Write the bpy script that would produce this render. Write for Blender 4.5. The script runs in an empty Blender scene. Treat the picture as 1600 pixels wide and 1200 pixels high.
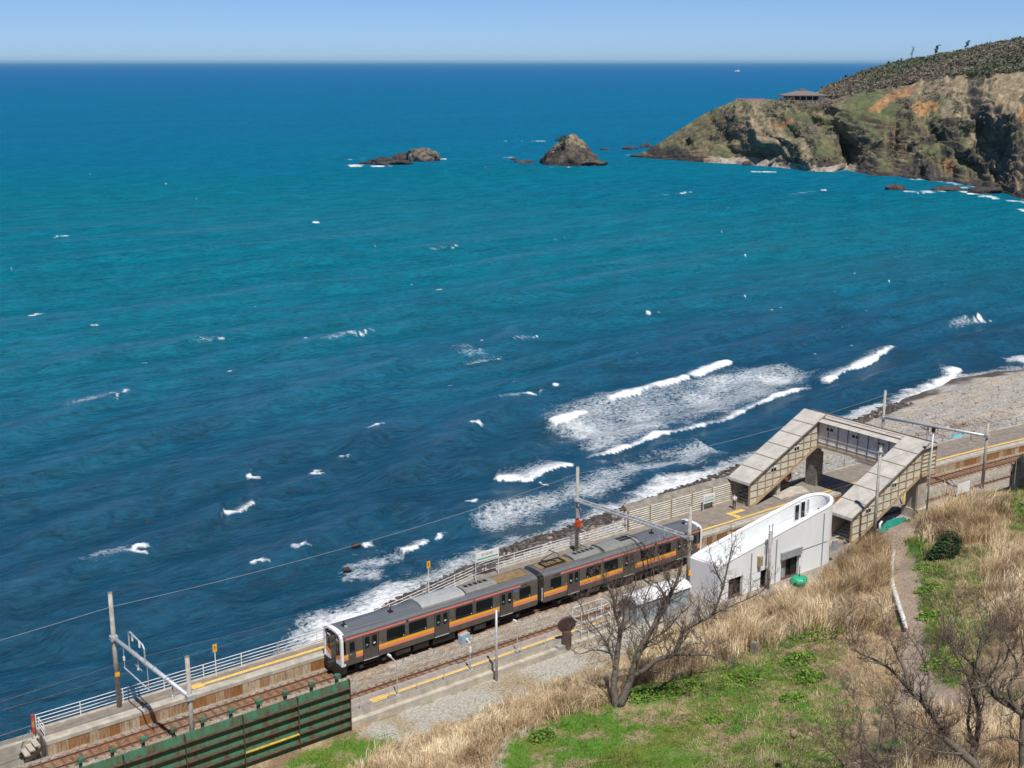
import bpy, math, random
import numpy as np
from math import radians, sin, cos, pi
rnd = random.Random(7)
rng = np.random.default_rng(11)
S = bpy.context.scene
COL = S.collection

# ------------------------------------------------------------------ camera, sky, sun, exposure
FPX = 1977.0                                   # focal length in photo pixels (photo 1600 x 1200)
CAM = np.array([-44.47, -79.82, 46.87])        # x along the track, y out to sea, z above the rail head
YAW = 0.917305
PITCH = math.atan(503 / FPX)
cd = bpy.data.cameras.new('camera'); co = bpy.data.objects.new('camera', cd); COL.objects.link(co)
cd.sensor_width = 36; cd.lens = FPX / 1600 * 36; cd.clip_start = 1; cd.clip_end = 900000
co.location = CAM; co.rotation_euler = (pi / 2 - PITCH, 0, YAW - pi / 2)
S.camera = co
SUN = np.array([0.20, 0.50, -1.0]); SUN /= np.linalg.norm(SUN)      # the way the light travels
w = bpy.data.worlds.new('World'); S.world = w; w.use_nodes = True
nt = w.node_tree; bg = nt.nodes['Background']; sky = nt.nodes.new('ShaderNodeTexSky'); sky.sky_type = 'NISHITA'
sky.sun_disc = False; sky.sun_elevation = math.asin(-SUN[2]); sky.sun_rotation = math.atan2(-SUN[0], -SUN[1])
sky.altitude = 0; sky.air_density = 0.42; sky.dust_density = 0.34; sky.ozone_density = 8
nt.links.new(sky.outputs[0], bg.inputs[0]); bg.inputs[1].default_value = 0.1
sd = bpy.data.lights.new('sun', 'SUN'); so = bpy.data.objects.new('sun', sd); COL.objects.link(so)
sd.energy = 4.2; sd.angle = radians(0.53); sd.color = (1.0, 0.965, 0.92)
from mathutils import Vector
so.rotation_euler = Vector(SUN).to_track_quat('-Z', 'Y').to_euler(); so.location = (0, 0, 200)
S.view_settings.view_transform = 'Standard'; S.view_settings.look = 'None'
S.view_settings.exposure = 0.28; S.view_settings.gamma = 1.0; S.view_settings.use_curve_mapping = False
S.render.engine = 'CYCLES'

# ------------------------------------------------------------------ pixel <-> world
FW = np.array([cos(YAW) * cos(PITCH), sin(YAW) * cos(PITCH), -sin(PITCH)])
RT = np.array([sin(YAW), -cos(YAW), 0.0]); UP = np.cross(RT, FW)
SEA = -5.0
def ray(px, py): return FW + RT * (px - 800) / FPX + UP * (600 - py) / FPX
def W(px, py, z=0.0):
    d = ray(px, py); return CAM + d * (z - CAM[2]) / d[2]
def WYp(px, py, y):
    d = ray(px, py); return CAM + d * (y - CAM[1]) / d[1]
def WD(px, py, D):                              # point at depth D along the view axis
    return CAM + ray(px, py) * D
def PR(P):
    d = np.asarray(P, float) - CAM; k = d @ FW; k = np.where(np.abs(k) < 1e-3, 1e-3, k)
    return 800 + FPX * (d @ RT) / k, 600 - FPX * (d @ UP) / k, k
def s_of(x): return -np.maximum(0.0, np.asarray(x, float) - 62.0) ** 2 / 700.0   # the line bends landward past the bridge

# ------------------------------------------------------------------ numpy noise
def _h(ix, iy, seed):
    n = (ix.astype(np.int64) * 374761393 + iy.astype(np.int64) * 668265263 + seed * 974711) & 0x7fffffff
    n = ((n ^ (n >> 13)) * 1274126177) & 0x7fffffff
    return ((n ^ (n >> 16)) & 0xffff) / 65535.0
def vn(x, y, seed=0):
    x = np.asarray(x, float); y = np.asarray(y, float)
    ix = np.floor(x); iy = np.floor(y); fx = x - ix; fy = y - iy
    fx = fx * fx * fx * (fx * (fx * 6 - 15) + 10); fy = fy * fy * fy * (fy * (fy * 6 - 15) + 10)
    ix = ix.astype(np.int64); iy = iy.astype(np.int64)
    a = _h(ix, iy, seed); b = _h(ix + 1, iy, seed); c = _h(ix, iy + 1, seed); d = _h(ix + 1, iy + 1, seed)
    return (a + (b - a) * fx) * (1 - fy) + (c + (d - c) * fx) * fy
def fbm(x, y, seed=0, o=4):
    t = 0; a = .5; n = 0
    for i in range(o):
        t = t + a * vn(x * 2 ** i + i * 17.3, y * 2 ** i + i * 5.1, seed + i); n += a; a *= .5
    return t / n
def sst(e0, e1, x):
    t = np.clip((x - e0) / (e1 - e0), 0, 1); return t * t * (3 - 2 * t)
def inpoly(px, py, poly):
    px = np.asarray(px); py = np.asarray(py); r = np.zeros(px.shape, bool); n = len(poly); j = n - 1
    for i in range(n):
        xi, yi = poly[i]; xj, yj = poly[j]
        c = ((yi > py) != (yj > py)) & (px < (xj - xi) * (py - yi) / ((yj - yi) + 1e-12) + xi)
        r ^= c; j = i
    return r
def segdist(x, y, pts):
    """distance to a polyline and the parameter 0..1 along it"""
    best = np.full(np.shape(x), 1e9); par = np.zeros(np.shape(x)); side = np.zeros(np.shape(x)); n = len(pts) - 1
    for i in range(n):
        ax, ay = pts[i][:2]; bx, by = pts[i + 1][:2]; dx, dy = bx - ax, by - ay; L = dx * dx + dy * dy
        t = np.clip(((x - ax) * dx + (y - ay) * dy) / L, 0, 1)
        qx = x - ax - t * dx; qy = y - ay - t * dy; d = np.hypot(qx, qy)
        m = d < best; best = np.where(m, d, best); par = np.where(m, (i + t) / n, par)
        side = np.where(m, (dx * qy - dy * qx) / math.sqrt(L), side)
    return best, par, side

# ------------------------------------------------------------------ materials
MATS = {}
def mat(name, col, rough=.8, var=.25, scale=3.0, bump=0.0, bscale=20.0, metal=0.0, col2=None, attr=None, spec=.4, rand=None, detail=5, stretch=None, fac=(.35, .65)):
    if name in MATS: return MATS[name]
    m = bpy.data.materials.new(name); m.use_nodes = True; MATS[name] = m
    t = m.node_tree; N = t.nodes; L = t.links; b = N['Principled BSDF']
    b.inputs['Roughness'].default_value = rough; b.inputs['Metallic'].default_value = metal
    b.inputs['Specular IOR Level'].default_value = spec
    g = N.new('ShaderNodeNewGeometry'); src = g.outputs['Position']
    if stretch:
        mp = N.new('ShaderNodeMapping'); mp.inputs['Scale'].default_value = stretch; L.new(src, mp.inputs[0]); src = mp.outputs[0]
    nz = N.new('ShaderNodeTexNoise'); nz.inputs['Scale'].default_value = scale; nz.inputs['Detail'].default_value = detail
    nz.inputs['Roughness'].default_value = .65; L.new(src, nz.inputs['Vector'])
    mr = N.new('ShaderNodeMapRange'); mr.inputs[1].default_value = fac[0]; mr.inputs[2].default_value = fac[1]; L.new(nz.outputs[0], mr.inputs[0])
    mx = N.new('ShaderNodeMix'); mx.data_type = 'RGBA'; L.new(mr.outputs[0], mx.inputs[0])
    c = np.array(col, float)
    if attr:
        at = N.new('ShaderNodeAttribute'); at.attribute_name = attr
        lo = N.new('ShaderNodeMix'); lo.data_type = 'RGBA'; lo.blend_type = 'MULTIPLY'; lo.inputs[0].default_value = 1
        L.new(at.outputs[0], lo.inputs[6]); lo.inputs[7].default_value = (1 - var, 1 - var, 1 - var, 1)
        hi = N.new('ShaderNodeMix'); hi.data_type = 'RGBA'; hi.blend_type = 'MULTIPLY'; hi.inputs[0].default_value = 1
        L.new(at.outputs[0], hi.inputs[6]); hi.inputs[7].default_value = (1 + var, 1 + var, 1 + var, 1)
        L.new(lo.outputs[2], mx.inputs[6]); L.new(hi.outputs[2], mx.inputs[7])
    elif rand is not None:
        oi = N.new('ShaderNodeObjectInfo'); r2 = N.new('ShaderNodeMix'); r2.data_type = 'RGBA'
        rr = N.new('ShaderNodeMapRange'); rr.inputs[1].default_value = .4; rr.inputs[2].default_value = 1.0; L.new(oi.outputs['Random'], rr.inputs[0])
        L.new(rr.outputs[0], r2.inputs[0]); r2.inputs[6].default_value = (*c, 1); r2.inputs[7].default_value = (*rand, 1)
        L.new(r2.outputs[2], mx.inputs[6]); mx.inputs[7].default_value = (*(np.array(col2 if col2 is not None else c * (1 - var))), 1)
    else:
        mx.inputs[6].default_value = (*(c * (1 - var) if col2 is None else c), 1)
        mx.inputs[7].default_value = (*(np.clip(c * (1 + var), 0, .95) if col2 is None else np.array(col2)), 1)
    L.new(mx.outputs[2], b.inputs['Base Color'])
    if bump:
        n2 = N.new('ShaderNodeTexNoise'); n2.inputs['Scale'].default_value = bscale; n2.inputs['Detail'].default_value = 4; L.new(src, n2.inputs['Vector'])
        bp = N.new('ShaderNodeBump'); bp.inputs['Strength'].default_value = 1; bp.inputs['Distance'].default_value = bump
        L.new(n2.outputs[0], bp.inputs['Height']); L.new(bp.outputs[0], b.inputs['Normal'])
    return m
CONC = mat('concrete', (.42, .38, .31), .85, .22, 1.2, .01, 30)
CONCD = mat('concrete_dark', (.21, .19, .16), .9, .3, 1.5, .01, 30)
POLE = mat('pole_concrete', (.36, .34, .29), .8, .25, 2.5)
STEEL = mat('galvanised_steel', (.50, .52, .54), .45, .15, 4, metal=.3)
WHITEM = mat('white_painted_metal', (.72, .72, .70), .45, .12, 3)
ASPH = mat('platform_asphalt', (.225, .19, .155), .9, .2, 1.3, .006, 60)
TACT = mat('tactile_yellow', (.70, .46, .12), .7, .2, 4, .004, 40)
RUSTW = mat('rust_wall', (.30, .13, .035), .9, .4, 2.0, .02, 12, rand=(.48, .40, .28), col2=(.15, .07, .03), stretch=(3, 3, .6), fac=(.45, .75))
RAIL = mat('rail_steel', (.13, .055, .028), .6, .3, 6)
RAILT = mat('rail_head', (.33, .27, .22), .4, .2, 6, metal=.5)
SLEEP = mat('sleeper', (.13, .085, .06), .9, .3, 4)
BALL = mat('ballast', (.25, .19, .13), .95, .55, 9, .05, 14, attr='Col')
GROUND = mat('ground', (.2, .2, .1), .95, .35, 5, .025, 11, attr='Col')
BEACHM = mat('beach_pebble', (.3, .28, .25), .9, .45, 5, .06, 5, attr='Col')
HEADM = mat('headland', (.2, .2, .1), .95, .35, .35, .7, .45, attr='Col')
STONE = mat('stone', (.3, .28, .25), .85, .3, 2, attr='Col')
ROCK = mat('rock', (.13, .10, .075), .92, .5, .5, .35, .8, attr='Col')
BARK = mat('bark', (.125, .105, .085), .9, .35, 5, .01, 30)
TWIG = mat('twig', (.13, .092, .07), .9, .3, 5)
GRASSM = mat('grass_blade', (.2, .2, .1), .85, .25, 1.5, attr='Col', spec=.25)
WALLW = mat('white_plaster', (.78, .79, .78), .75, .05, .7, stretch=(1, 1, .4))
WALLG = mat('pale_plaster', (.62, .65, .66), .8, .07, .8)
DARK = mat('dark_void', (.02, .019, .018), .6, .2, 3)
GLASS = mat('dark_glass', (.012, .016, .016), .06, .1, 3, spec=.6)
GREYP = mat('grey_panel', (.30, .31, .32), .6, .12, 3)
BTAN = mat('bridge_panel', (.58, .54, .44), .7, .14, 1.4)
BGREY = mat('bridge_panel_grey', (.62, .61, .58), .7, .14, 1.4)
BFRM = mat('bridge_frame', (.36, .27, .17), .75, .25, 3)
BSTR = mat('bridge_stringer', (.42, .32, .20), .8, .2, 2)
BROOF = mat('bridge_roof', (.46, .43, .38), .75, .16, .9, stretch=(1, 1, 1))
BSEAM = mat('bridge_roof_seam', (.20, .16, .13), .8, .2, 2)
WBSL = mat('windbreak_slat', (.55, .52, .44), .7, .15, 1.5)
GREEN = mat('green_steel', (.05, .17, .10), .6, .3, 1.6, col2=(.085, .06, .032), stretch=(1.6, 1, .5), fac=(.42, .66))
RUSTF = mat('rust_flange', (.085, .05, .03), .8, .45, 3)
YELST = mat('yellow_stain', (.5, .33, .05), .7, .3, 3)
TBODY = mat('train_steel', (.155, .14, .125), .35, .14, 1.4, metal=.35)
TDOOR = mat('train_door', (.125, .112, .10), .35, .06, 1.2, metal=.35)
TROOF = mat('train_roof', (.115, .125, .14), .6, .12, 2.0, stretch=(.4, 3, 1))
TRSTN = mat('train_roof_stain', (.21, .145, .07), .8, .25, 2.5)
TAC = mat('train_roof_unit', (.33, .335, .33), .5, .1, 2)
TACB = mat('train_roof_unit_dark', (.21, .21, .19), .55, .12, 2)
PINK = mat('stripe_pink', (.68, .20, .18), .4, .04, 2)
SALM = mat('stripe_salmon', (.72, .25, .15), .4, .04, 2)
YEL = mat('stripe_yellow', (.86, .42, .02), .4, .04, 2)
TWH = mat('train_white', (.78, .78, .77), .3, .03, 2)
BLACK = mat('black_metal', (.018, .017, .016), .55, .3, 3)
UNDER = mat('underframe', (.035, .03, .027), .8, .4, 3)
BLUE = mat('blue_sign', (.04, .20, .55), .4, .05, 3)
RED = mat('red_paint', (.55, .06, .02), .5, .2, 3)
ORNG = mat('orange_paint', (.72, .24, .03), .5, .2, 3)
SIGNW = mat('sign_white', (.78, .79, .78), .4, .03, 3)
SIGNG = mat('sign_green', (.10, .42, .30), .4, .03, 3)
SIGNK = mat('sign_black', (.03, .03, .03), .5, .03, 3)
BROWN = mat('brown_timber', (.085, .05, .042), .8, .3, 4)
TEAL = mat('teal_net', (.01, .20, .15), .7, .35, 6, .03, 12)
WIRE = mat('wire', (.10, .095, .09), .5, .1, 3)
WIREG = mat('wire_pale', (.34, .33, .31), .5, .1, 3)
SKIN = mat('skin', (.5, .3, .2), .6, .1, 8)
SHIRT = mat('shirt', (.75, .75, .73), .8, .08, 8)
TROUS = mat('trousers', (.04, .035, .045), .8, .2, 8)
HAIR = mat('hair', (.02, .014, .01), .6, .2, 8)
NETB = mat('black_net', (.022, .026, .032), .8, .5, 3, .05, 5)
SHELT = mat('shelter_panel', (.30, .35, .38), .35, .12, 2)
CYAN = mat('blue_tarp', (.10, .45, .55), .6, .2, 5, .03, 6)
ROOFH = mat('hut_roof', (.17, .145, .125), .8, .15, .4)
HUTB = mat('hut_teal', (.08, .33, .42), .6, .1, .4)
WOOD = mat('driftwood', (.34, .24, .17), .9, .35, 3)

# ------------------------------------------------------------------ mesh helpers
ORG = {}
def link_mesh(name, V, F, m, parent=None, smooth=False, col=None, colname='Col'):
    V = np.asarray(V, float).reshape(-1, 3)
    if parent is not None: V = V - ORG[parent.name]
    me = bpy.data.meshes.new(name)
    me.from_pydata(V.tolist(), [], F)
    me.materials.append(m)
    if smooth: me.polygons.foreach_set('use_smooth', [True] * len(me.polygons))
    if col is not None:
        a = me.color_attributes.new(colname, 'FLOAT_COLOR', 'POINT')
        c = np.ones((len(V), 4), np.float32); c[:, :3] = col; a.data.foreach_set('color', c.ravel())
    o = bpy.data.objects.new(name, me); COL.objects.link(o)
    if parent is not None: o.parent = parent; ORG[o.name] = ORG[parent.name]
    else: ORG[o.name] = np.zeros(3)
    return o
def np_mesh(name, V, Q, m, smooth=False, cols=None, parent=None):
    """fast mesh from an (n,3) array and an (f,k) int array; cols = {attribute: (n,3)}"""
    V = np.asarray(V, np.float32)
    if parent is not None: V = V - ORG[parent.name].astype(np.float32)
    Q = np.asarray(Q, np.int32); k = Q.shape[1]
    me = bpy.data.meshes.new(name); me.vertices.add(len(V)); me.vertices.foreach_set('co', V.ravel())
    me.loops.add(Q.size); me.loops.foreach_set('vertex_index', Q.ravel())
    me.polygons.add(len(Q)); me.polygons.foreach_set('loop_start', np.arange(0, Q.size, k, dtype=np.int32))
    me.polygons.foreach_set('loop_total', np.full(len(Q), k, np.int32))
    if smooth: me.polygons.foreach_set('use_smooth', np.ones(len(Q), bool))
    me.update(calc_edges=True)
    for an, c in (cols or {}).items():
        a = me.color_attributes.new(an, 'FLOAT_COLOR', 'POINT'); cc = np.ones((len(V), 4), np.float32)
        c = np.asarray(c); cc[:, :3] = c if c.ndim == 2 else c[:, None]; a.data.foreach_set('color', cc.ravel())
    me.materials.append(m)
    o = bpy.data.objects.new(name, me); COL.objects.link(o)
    if parent is not None: o.parent = parent; ORG[o.name] = ORG[parent.name]
    else: ORG[o.name] = np.zeros(3)
    return o
class MB:
    def __init__(s): s.v = []; s.f = []
    def add(s, V, F):
        n = len(s.v); s.v.extend([tuple(map(float, p)) for p in V]); s.f.extend([tuple(i + n for i in f) for f in F]); return s
    def box(s, c, size, rz=0.0, taper=1.0):
        hx, hy, hz = [a / 2 for a in size]; ca, sa = cos(rz), sin(rz); V = []
        for k, z in ((1, -hz), (taper, hz)):
            for x, y in ((-hx, -hy), (hx, -hy), (hx, hy), (-hx, hy)):
                x *= k; y *= k; V.append((c[0] + x * ca - y * sa, c[1] + x * sa + y * ca, c[2] + z))
        return s.add(V, [(3, 2, 1, 0), (4, 5, 6, 7), (0, 1, 5, 4), (1, 2, 6, 5), (2, 3, 7, 6), (3, 0, 4, 7)])
    def bx(s, x0, x1, y0, y1, z0, z1): return s.box(((x0 + x1) / 2, (y0 + y1) / 2, (z0 + z1) / 2), (abs(x1 - x0), abs(y1 - y0), abs(z1 - z0)))
    def beam(s, a, b, w, h):
        a = np.array(a, float); b = np.array(b, float); d = b - a; d /= np.linalg.norm(d)
        r = np.cross(d, (0, 0, 1.0))
        if np.linalg.norm(r) < 1e-4: r = np.array((1.0, 0, 0))
        r /= np.linalg.norm(r); u = np.cross(r, d); V = []
        for p in (a, b):
            for i, j in ((-1, -1), (1, -1), (1, 1), (-1, 1)): V.append(p + r * i * w / 2 + u * j * h / 2)
        return s.add(V, [(0, 1, 2, 3), (7, 6, 5, 4), (0, 4, 5, 1), (1, 5, 6, 2), (2, 6, 7, 3), (3, 7, 4, 0)])
    def tube(s, pts, r, n=8, caps=True):
        pts = [np.array(p, float) for p in pts]; R = r if hasattr(r, '__len__') else [r] * len(pts); V = []; F = []; ref = None
        for i, p in enumerate(pts):
            d = pts[min(i + 1, len(pts) - 1)] - pts[max(i - 1, 0)]; d /= (np.linalg.norm(d) + 1e-12)
            if ref is None: ref = np.array((0, 0, 1.0)) if abs(d[2]) < .9 else np.array((1.0, 0, 0))
            a = np.cross(d, ref); a /= (np.linalg.norm(a) + 1e-12); b = np.cross(d, a); ref = -b if False else ref
            for k in range(n):
                t = 2 * pi * k / n; V.append(p + (a * cos(t) + b * sin(t)) * R[i])
        for i in range(len(pts) - 1):
            for k in range(n):
                k2 = (k + 1) % n; F.append((i * n + k, (i + 1) * n + k, (i + 1) * n + k2, i * n + k2))
        if caps: F.append(tuple(range(n))); F.append(tuple(reversed(range((len(pts) - 1) * n, len(pts) * n))))
        return s.add(V, F)
    def prism(s, poly, axis, a, b):
        """poly of 2-D points extruded along axis from a to b (x: poly=(y,z); y: poly=(x,z); z: poly=(x,y))"""
        def P(q, t): return {'x': (t, q[0], q[1]), 'y': (q[0], t, q[1]), 'z': (q[0], q[1], t)}[axis]
        n = len(poly); V = [P(q, a) for q in poly] + [P(q, b) for q in poly]
        F = [tuple(reversed(range(n))), tuple(range(n, 2 * n))] + [(i, (i + 1) % n, n + (i + 1) % n, n + i) for i in range(n)]
        return s.add(V, F)
    def sweep(s, prof, xs, closed=True):
        """profile of (v,z) swept along the track curve"""
        n = len(prof); V = [(x, v + float(s_of(x)), z) for x in xs for v, z in prof]; F = []
        for i in range(len(xs) - 1):
            for k in range(n if closed else n - 1):
                k2 = (k + 1) % n; F.append((i * n + k, i * n + k2, (i + 1) * n + k2, (i + 1) * n + k))
        if closed: F.append(tuple(range(n))); F.append(tuple(range((len(xs) - 1) * n, len(xs) * n)))
        return s.add(V, F)
    def build(s, name, m, parent=None, smooth=False, fix=True):
        o = link_mesh(name, s.v, s.f, m, parent, smooth)
        if fix:
            import bmesh
            bm = bmesh.new(); bm.from_mesh(o.data); bmesh.ops.recalc_face_normals(bm, faces=bm.faces); bm.to_mesh(o.data); bm.free()
        return o
def thing(name, label, cat, loc, group=None):
    o = bpy.data.objects.new(name, None); COL.objects.link(o); o.location = loc; o.empty_display_size = .3
    ORG[o.name] = np.array(loc, float); o['label'] = label; o['category'] = cat
    if group: o['group'] = group
    return o
def tag(o, label, cat, group=None):
    o['label'] = label; o['category'] = cat
    if group: o['group'] = group
    return o
def kind(o, k='structure'): o['kind'] = k; return o
def rot_about(V, c, rz):
    V = np.asarray(V) - c; return np.stack([V[:, 0] * cos(rz) - V[:, 1] * sin(rz), V[:, 0] * sin(rz) + V[:, 1] * cos(rz), V[:, 2]], 1) + c

# ------------------------------------------------------------------ terrain functions
_wx = [-200, -60, -4, 2, 8, 16, 35, 57, 76, 115, 142, 157, 168, 190, 240, 300, 380, 418, 470]
_wy = [5.0, 5.0, 5.5, 9.5, 14.5, 19.5, 24, 26.5, 28.7, 34.8, 39.6, 36.5, 31, 28, 42, 78, 140, 190, 230]
def waterline(x): return np.interp(x, _wx, _wy)
def backedge(x): return np.interp(x, [-200, 4, 12, 20, 300], [5.2, 5.2, 6.9, 8.8, 8.8])
_gd = [6.5, 12, 13.5, 15.5, 18, 22, 27, 34, 39, 44, 50, 60, 70, 82, 130]
_gz = [0.0, 0.05, .5, 1.7, 2.7, 3.3, 4.2, 6.0, 7.8, 9.8, 12.3, 17.5, 26, 40, 62]
def H(x, y):
    x = np.asarray(x, float); y = np.asarray(y, float); v = y - s_of(x); b = backedge(x)
    # seaward beach
    zt = np.interp(x, [-10, 0, 10, 25, 60, 90, 130, 170], [-8, -7, -3.2, -1.5, -1.2, -.5, -.2, -.2])
    t = (v - b) / np.maximum(1.0, waterline(x) - s_of(x) - b)
    zb = zt + np.minimum(0, -5.0 - zt) * np.clip(t, 0, 4) ** 1.25 + (fbm(x * .35, y * .35, 5) - .5) * .35
    zb = zb - np.clip(t - 1.0, 0, 3) * 2.5 * (t > 1)
    zb = np.where(x < 3, np.minimum(zb, -7.0 + .6 * np.maximum(x, 0)), zb)
    zb = np.maximum(zb, -9.5)
    # landward slope
    d = -v + (fbm(x * .09, y * .09, 9) - .5) * 3.0 * sst(9, 14, -v)
    zl = np.interp(d, _gd, _gz)
    fore = np.where((x > 20) & (x < 56), .88 * sst(20, 25, x) * (1 - sst(53, 56, x)), 0) * sst(6.2, 6.8, d)
    zl = np.maximum(zl, fore)
    east = sst(52.5, 56.5, x) * np.interp(d, [6.5, 7.2, 8.0, 9, 11, 16, 24], [.2, .8, 1.8, 2.3, 2.8, 3.3, 4.0])
    zl = np.where(d < 24, np.maximum(zl, east), zl)
    zl = zl + (fbm(x * .5, y * .5, 3) - .5) * .5 * sst(12, 16, d) + sst(120, 300, x) * sst(8, 120, d) * 30
    z = np.where(v > b - .05, zb, np.where(v > -6.3, -.7, zl))
    return z

# ------------------------------------------------------------------ sea
def sea_material():
    m = bpy.data.materials.new('sea_water'); m.use_nodes = True; t = m.node_tree; N = t.nodes; L = t.links
    b = N['Principled BSDF']; b.inputs['IOR'].default_value = 1.33; b.inputs['Specular IOR Level'].default_value = .5
    g = N.new('ShaderNodeNewGeometry'); ca = N.new('ShaderNodeAttribute'); ca.attribute_name = 'Body'; fa = N.new('ShaderNodeAttribute'); fa.attribute_name = 'Foam'
    mp = N.new('ShaderNodeMapping'); mp.inputs['Rotation'].default_value = (0, 0, radians(-14)); mp.inputs['Scale'].default_value = (.40, 1.15, 1); L.new(g.outputs['Position'], mp.inputs[0])
    def noise(sc, det, ro=.6, src=mp):
        n = N.new('ShaderNodeTexNoise'); n.inputs['Scale'].default_value = sc; n.inputs['Detail'].default_value = det; n.inputs['Roughness'].default_value = ro
        L.new(src.outputs[0], n.inputs['Vector']); return n
    def math_(op, a, c, clamp=False):
        n = N.new('ShaderNodeMath'); n.operation = op; n.use_clamp = clamp
        for i, q in enumerate((a, c)):
            if isinstance(q, (int, float)): n.inputs[i].default_value = q
            else: L.new(q, n.inputs[i])
        return n.outputs[0]
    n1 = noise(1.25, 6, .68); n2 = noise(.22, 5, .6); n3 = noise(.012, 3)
    # bump: ripples of decimetres to metres
    bp = N.new('ShaderNodeBump'); bp.inputs['Strength'].default_value = 1.0; bp.inputs['Distance'].default_value = .55
    L.new(n1.outputs[0], bp.inputs['Height'])
    bp2 = N.new('ShaderNodeBump'); bp2.inputs['Strength'].default_value = .5; bp2.inputs['Distance'].default_value = 1.2
    L.new(n2.outputs[0], bp2.inputs['Height']); L.new(bp2.outputs[0], bp.inputs['Normal'])
    # water body: patches of silt and depth, with ripple highlights and shade painted into the colour
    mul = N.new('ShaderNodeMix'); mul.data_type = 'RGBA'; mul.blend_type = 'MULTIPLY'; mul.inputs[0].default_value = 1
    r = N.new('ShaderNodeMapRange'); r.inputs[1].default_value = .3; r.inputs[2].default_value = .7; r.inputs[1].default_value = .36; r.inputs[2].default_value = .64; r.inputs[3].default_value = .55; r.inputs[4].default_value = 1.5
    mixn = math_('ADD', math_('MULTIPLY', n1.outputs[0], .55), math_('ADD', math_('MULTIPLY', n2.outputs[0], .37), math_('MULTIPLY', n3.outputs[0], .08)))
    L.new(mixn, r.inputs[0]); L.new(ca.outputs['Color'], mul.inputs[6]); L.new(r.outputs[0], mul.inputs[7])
    # foam lace
    mf = N.new('ShaderNodeMapping'); mf.inputs['Rotation'].default_value = (0, 0, radians(-12)); mf.inputs['Scale'].default_value = (.8, 1.25, 1); L.new(g.outputs['Position'], mf.inputs[0])
    wob = noise(.9, 3, .6, mf)
    add = N.new('ShaderNodeVectorMath'); add.operation = 'MULTIPLY_ADD'; L.new(wob.outputs['Color'], add.inputs[0]); add.inputs[1].default_value = (1.6, 1.6, 0); L.new(mf.outputs[0], add.inputs[2])
    vo = N.new('ShaderNodeTexVoronoi'); vo.feature = 'DISTANCE_TO_EDGE'; vo.inputs['Scale'].default_value = 1.3; L.new(add.outputs[0], vo.inputs['Vector'])
    vo2 = N.new('ShaderNodeTexVoronoi'); vo2.feature = 'DISTANCE_TO_EDGE'; vo2.inputs['Scale'].default_value = 3.4; L.new(add.outputs[0], vo2.inputs['Vector'])
    fn = noise(2.0, 8, .78, mf)
    lace = math_('SUBTRACT', 1.0, math_('MULTIPLY', math_('ADD', math_('MULTIPLY', vo.outputs[0], 1.0), math_('MULTIPLY', vo2.outputs[0], .9)), 1.25))
    lace = math_('ADD', math_('MULTIPLY', lace, .30), math_('MULTIPLY', fn.outputs[0], 1.0))
    s = math_('SUBTRACT', math_('ADD', math_('MULTIPLY', fa.outputs['Fac'], 1.15), lace), 1.04)
    alpha = math_('MULTIPLY', math_('MULTIPLY', s, 2.2), math_('GREATER_THAN', fa.outputs['Fac'], .012), True)
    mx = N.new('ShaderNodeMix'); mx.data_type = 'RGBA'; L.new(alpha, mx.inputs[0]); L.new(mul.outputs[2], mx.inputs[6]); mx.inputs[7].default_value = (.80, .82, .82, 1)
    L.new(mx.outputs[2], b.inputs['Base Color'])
    fr_ = N.new('ShaderNodeAttribute'); fr_.attribute_name = 'Calm'; sp_ = N.new('ShaderNodeMapRange'); sp_.inputs[3].default_value = .5; sp_.inputs[4].default_value = .3; L.new(fr_.outputs['Fac'], sp_.inputs[0]); L.new(sp_.outputs[0], b.inputs['Specular IOR Level'])
    rr = N.new('ShaderNodeMapRange'); rr.inputs[3].default_value = .17; rr.inputs[4].default_value = .9; L.new(alpha, rr.inputs[0]); L.new(rr.outputs[0], b.inputs['Roughness'])
    L.new(bp.outputs[0], b.inputs['Normal'])
    df = N.new('ShaderNodeBsdfDiffuse'); L.new(mx.outputs[2], df.inputs['Color']); L.new(bp.outputs[0], df.inputs['Normal'])
    ms = N.new('ShaderNodeMixShader'); L.new(math_('MULTIPLY', fr_.outputs['Fac'], .97), ms.inputs[0]); L.new(b.outputs[0], ms.inputs[1]); L.new(df.outputs[0], ms.inputs[2]); L.new(ms.outputs[0], N['Material Output'].inputs['Surface'])
    return m
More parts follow.
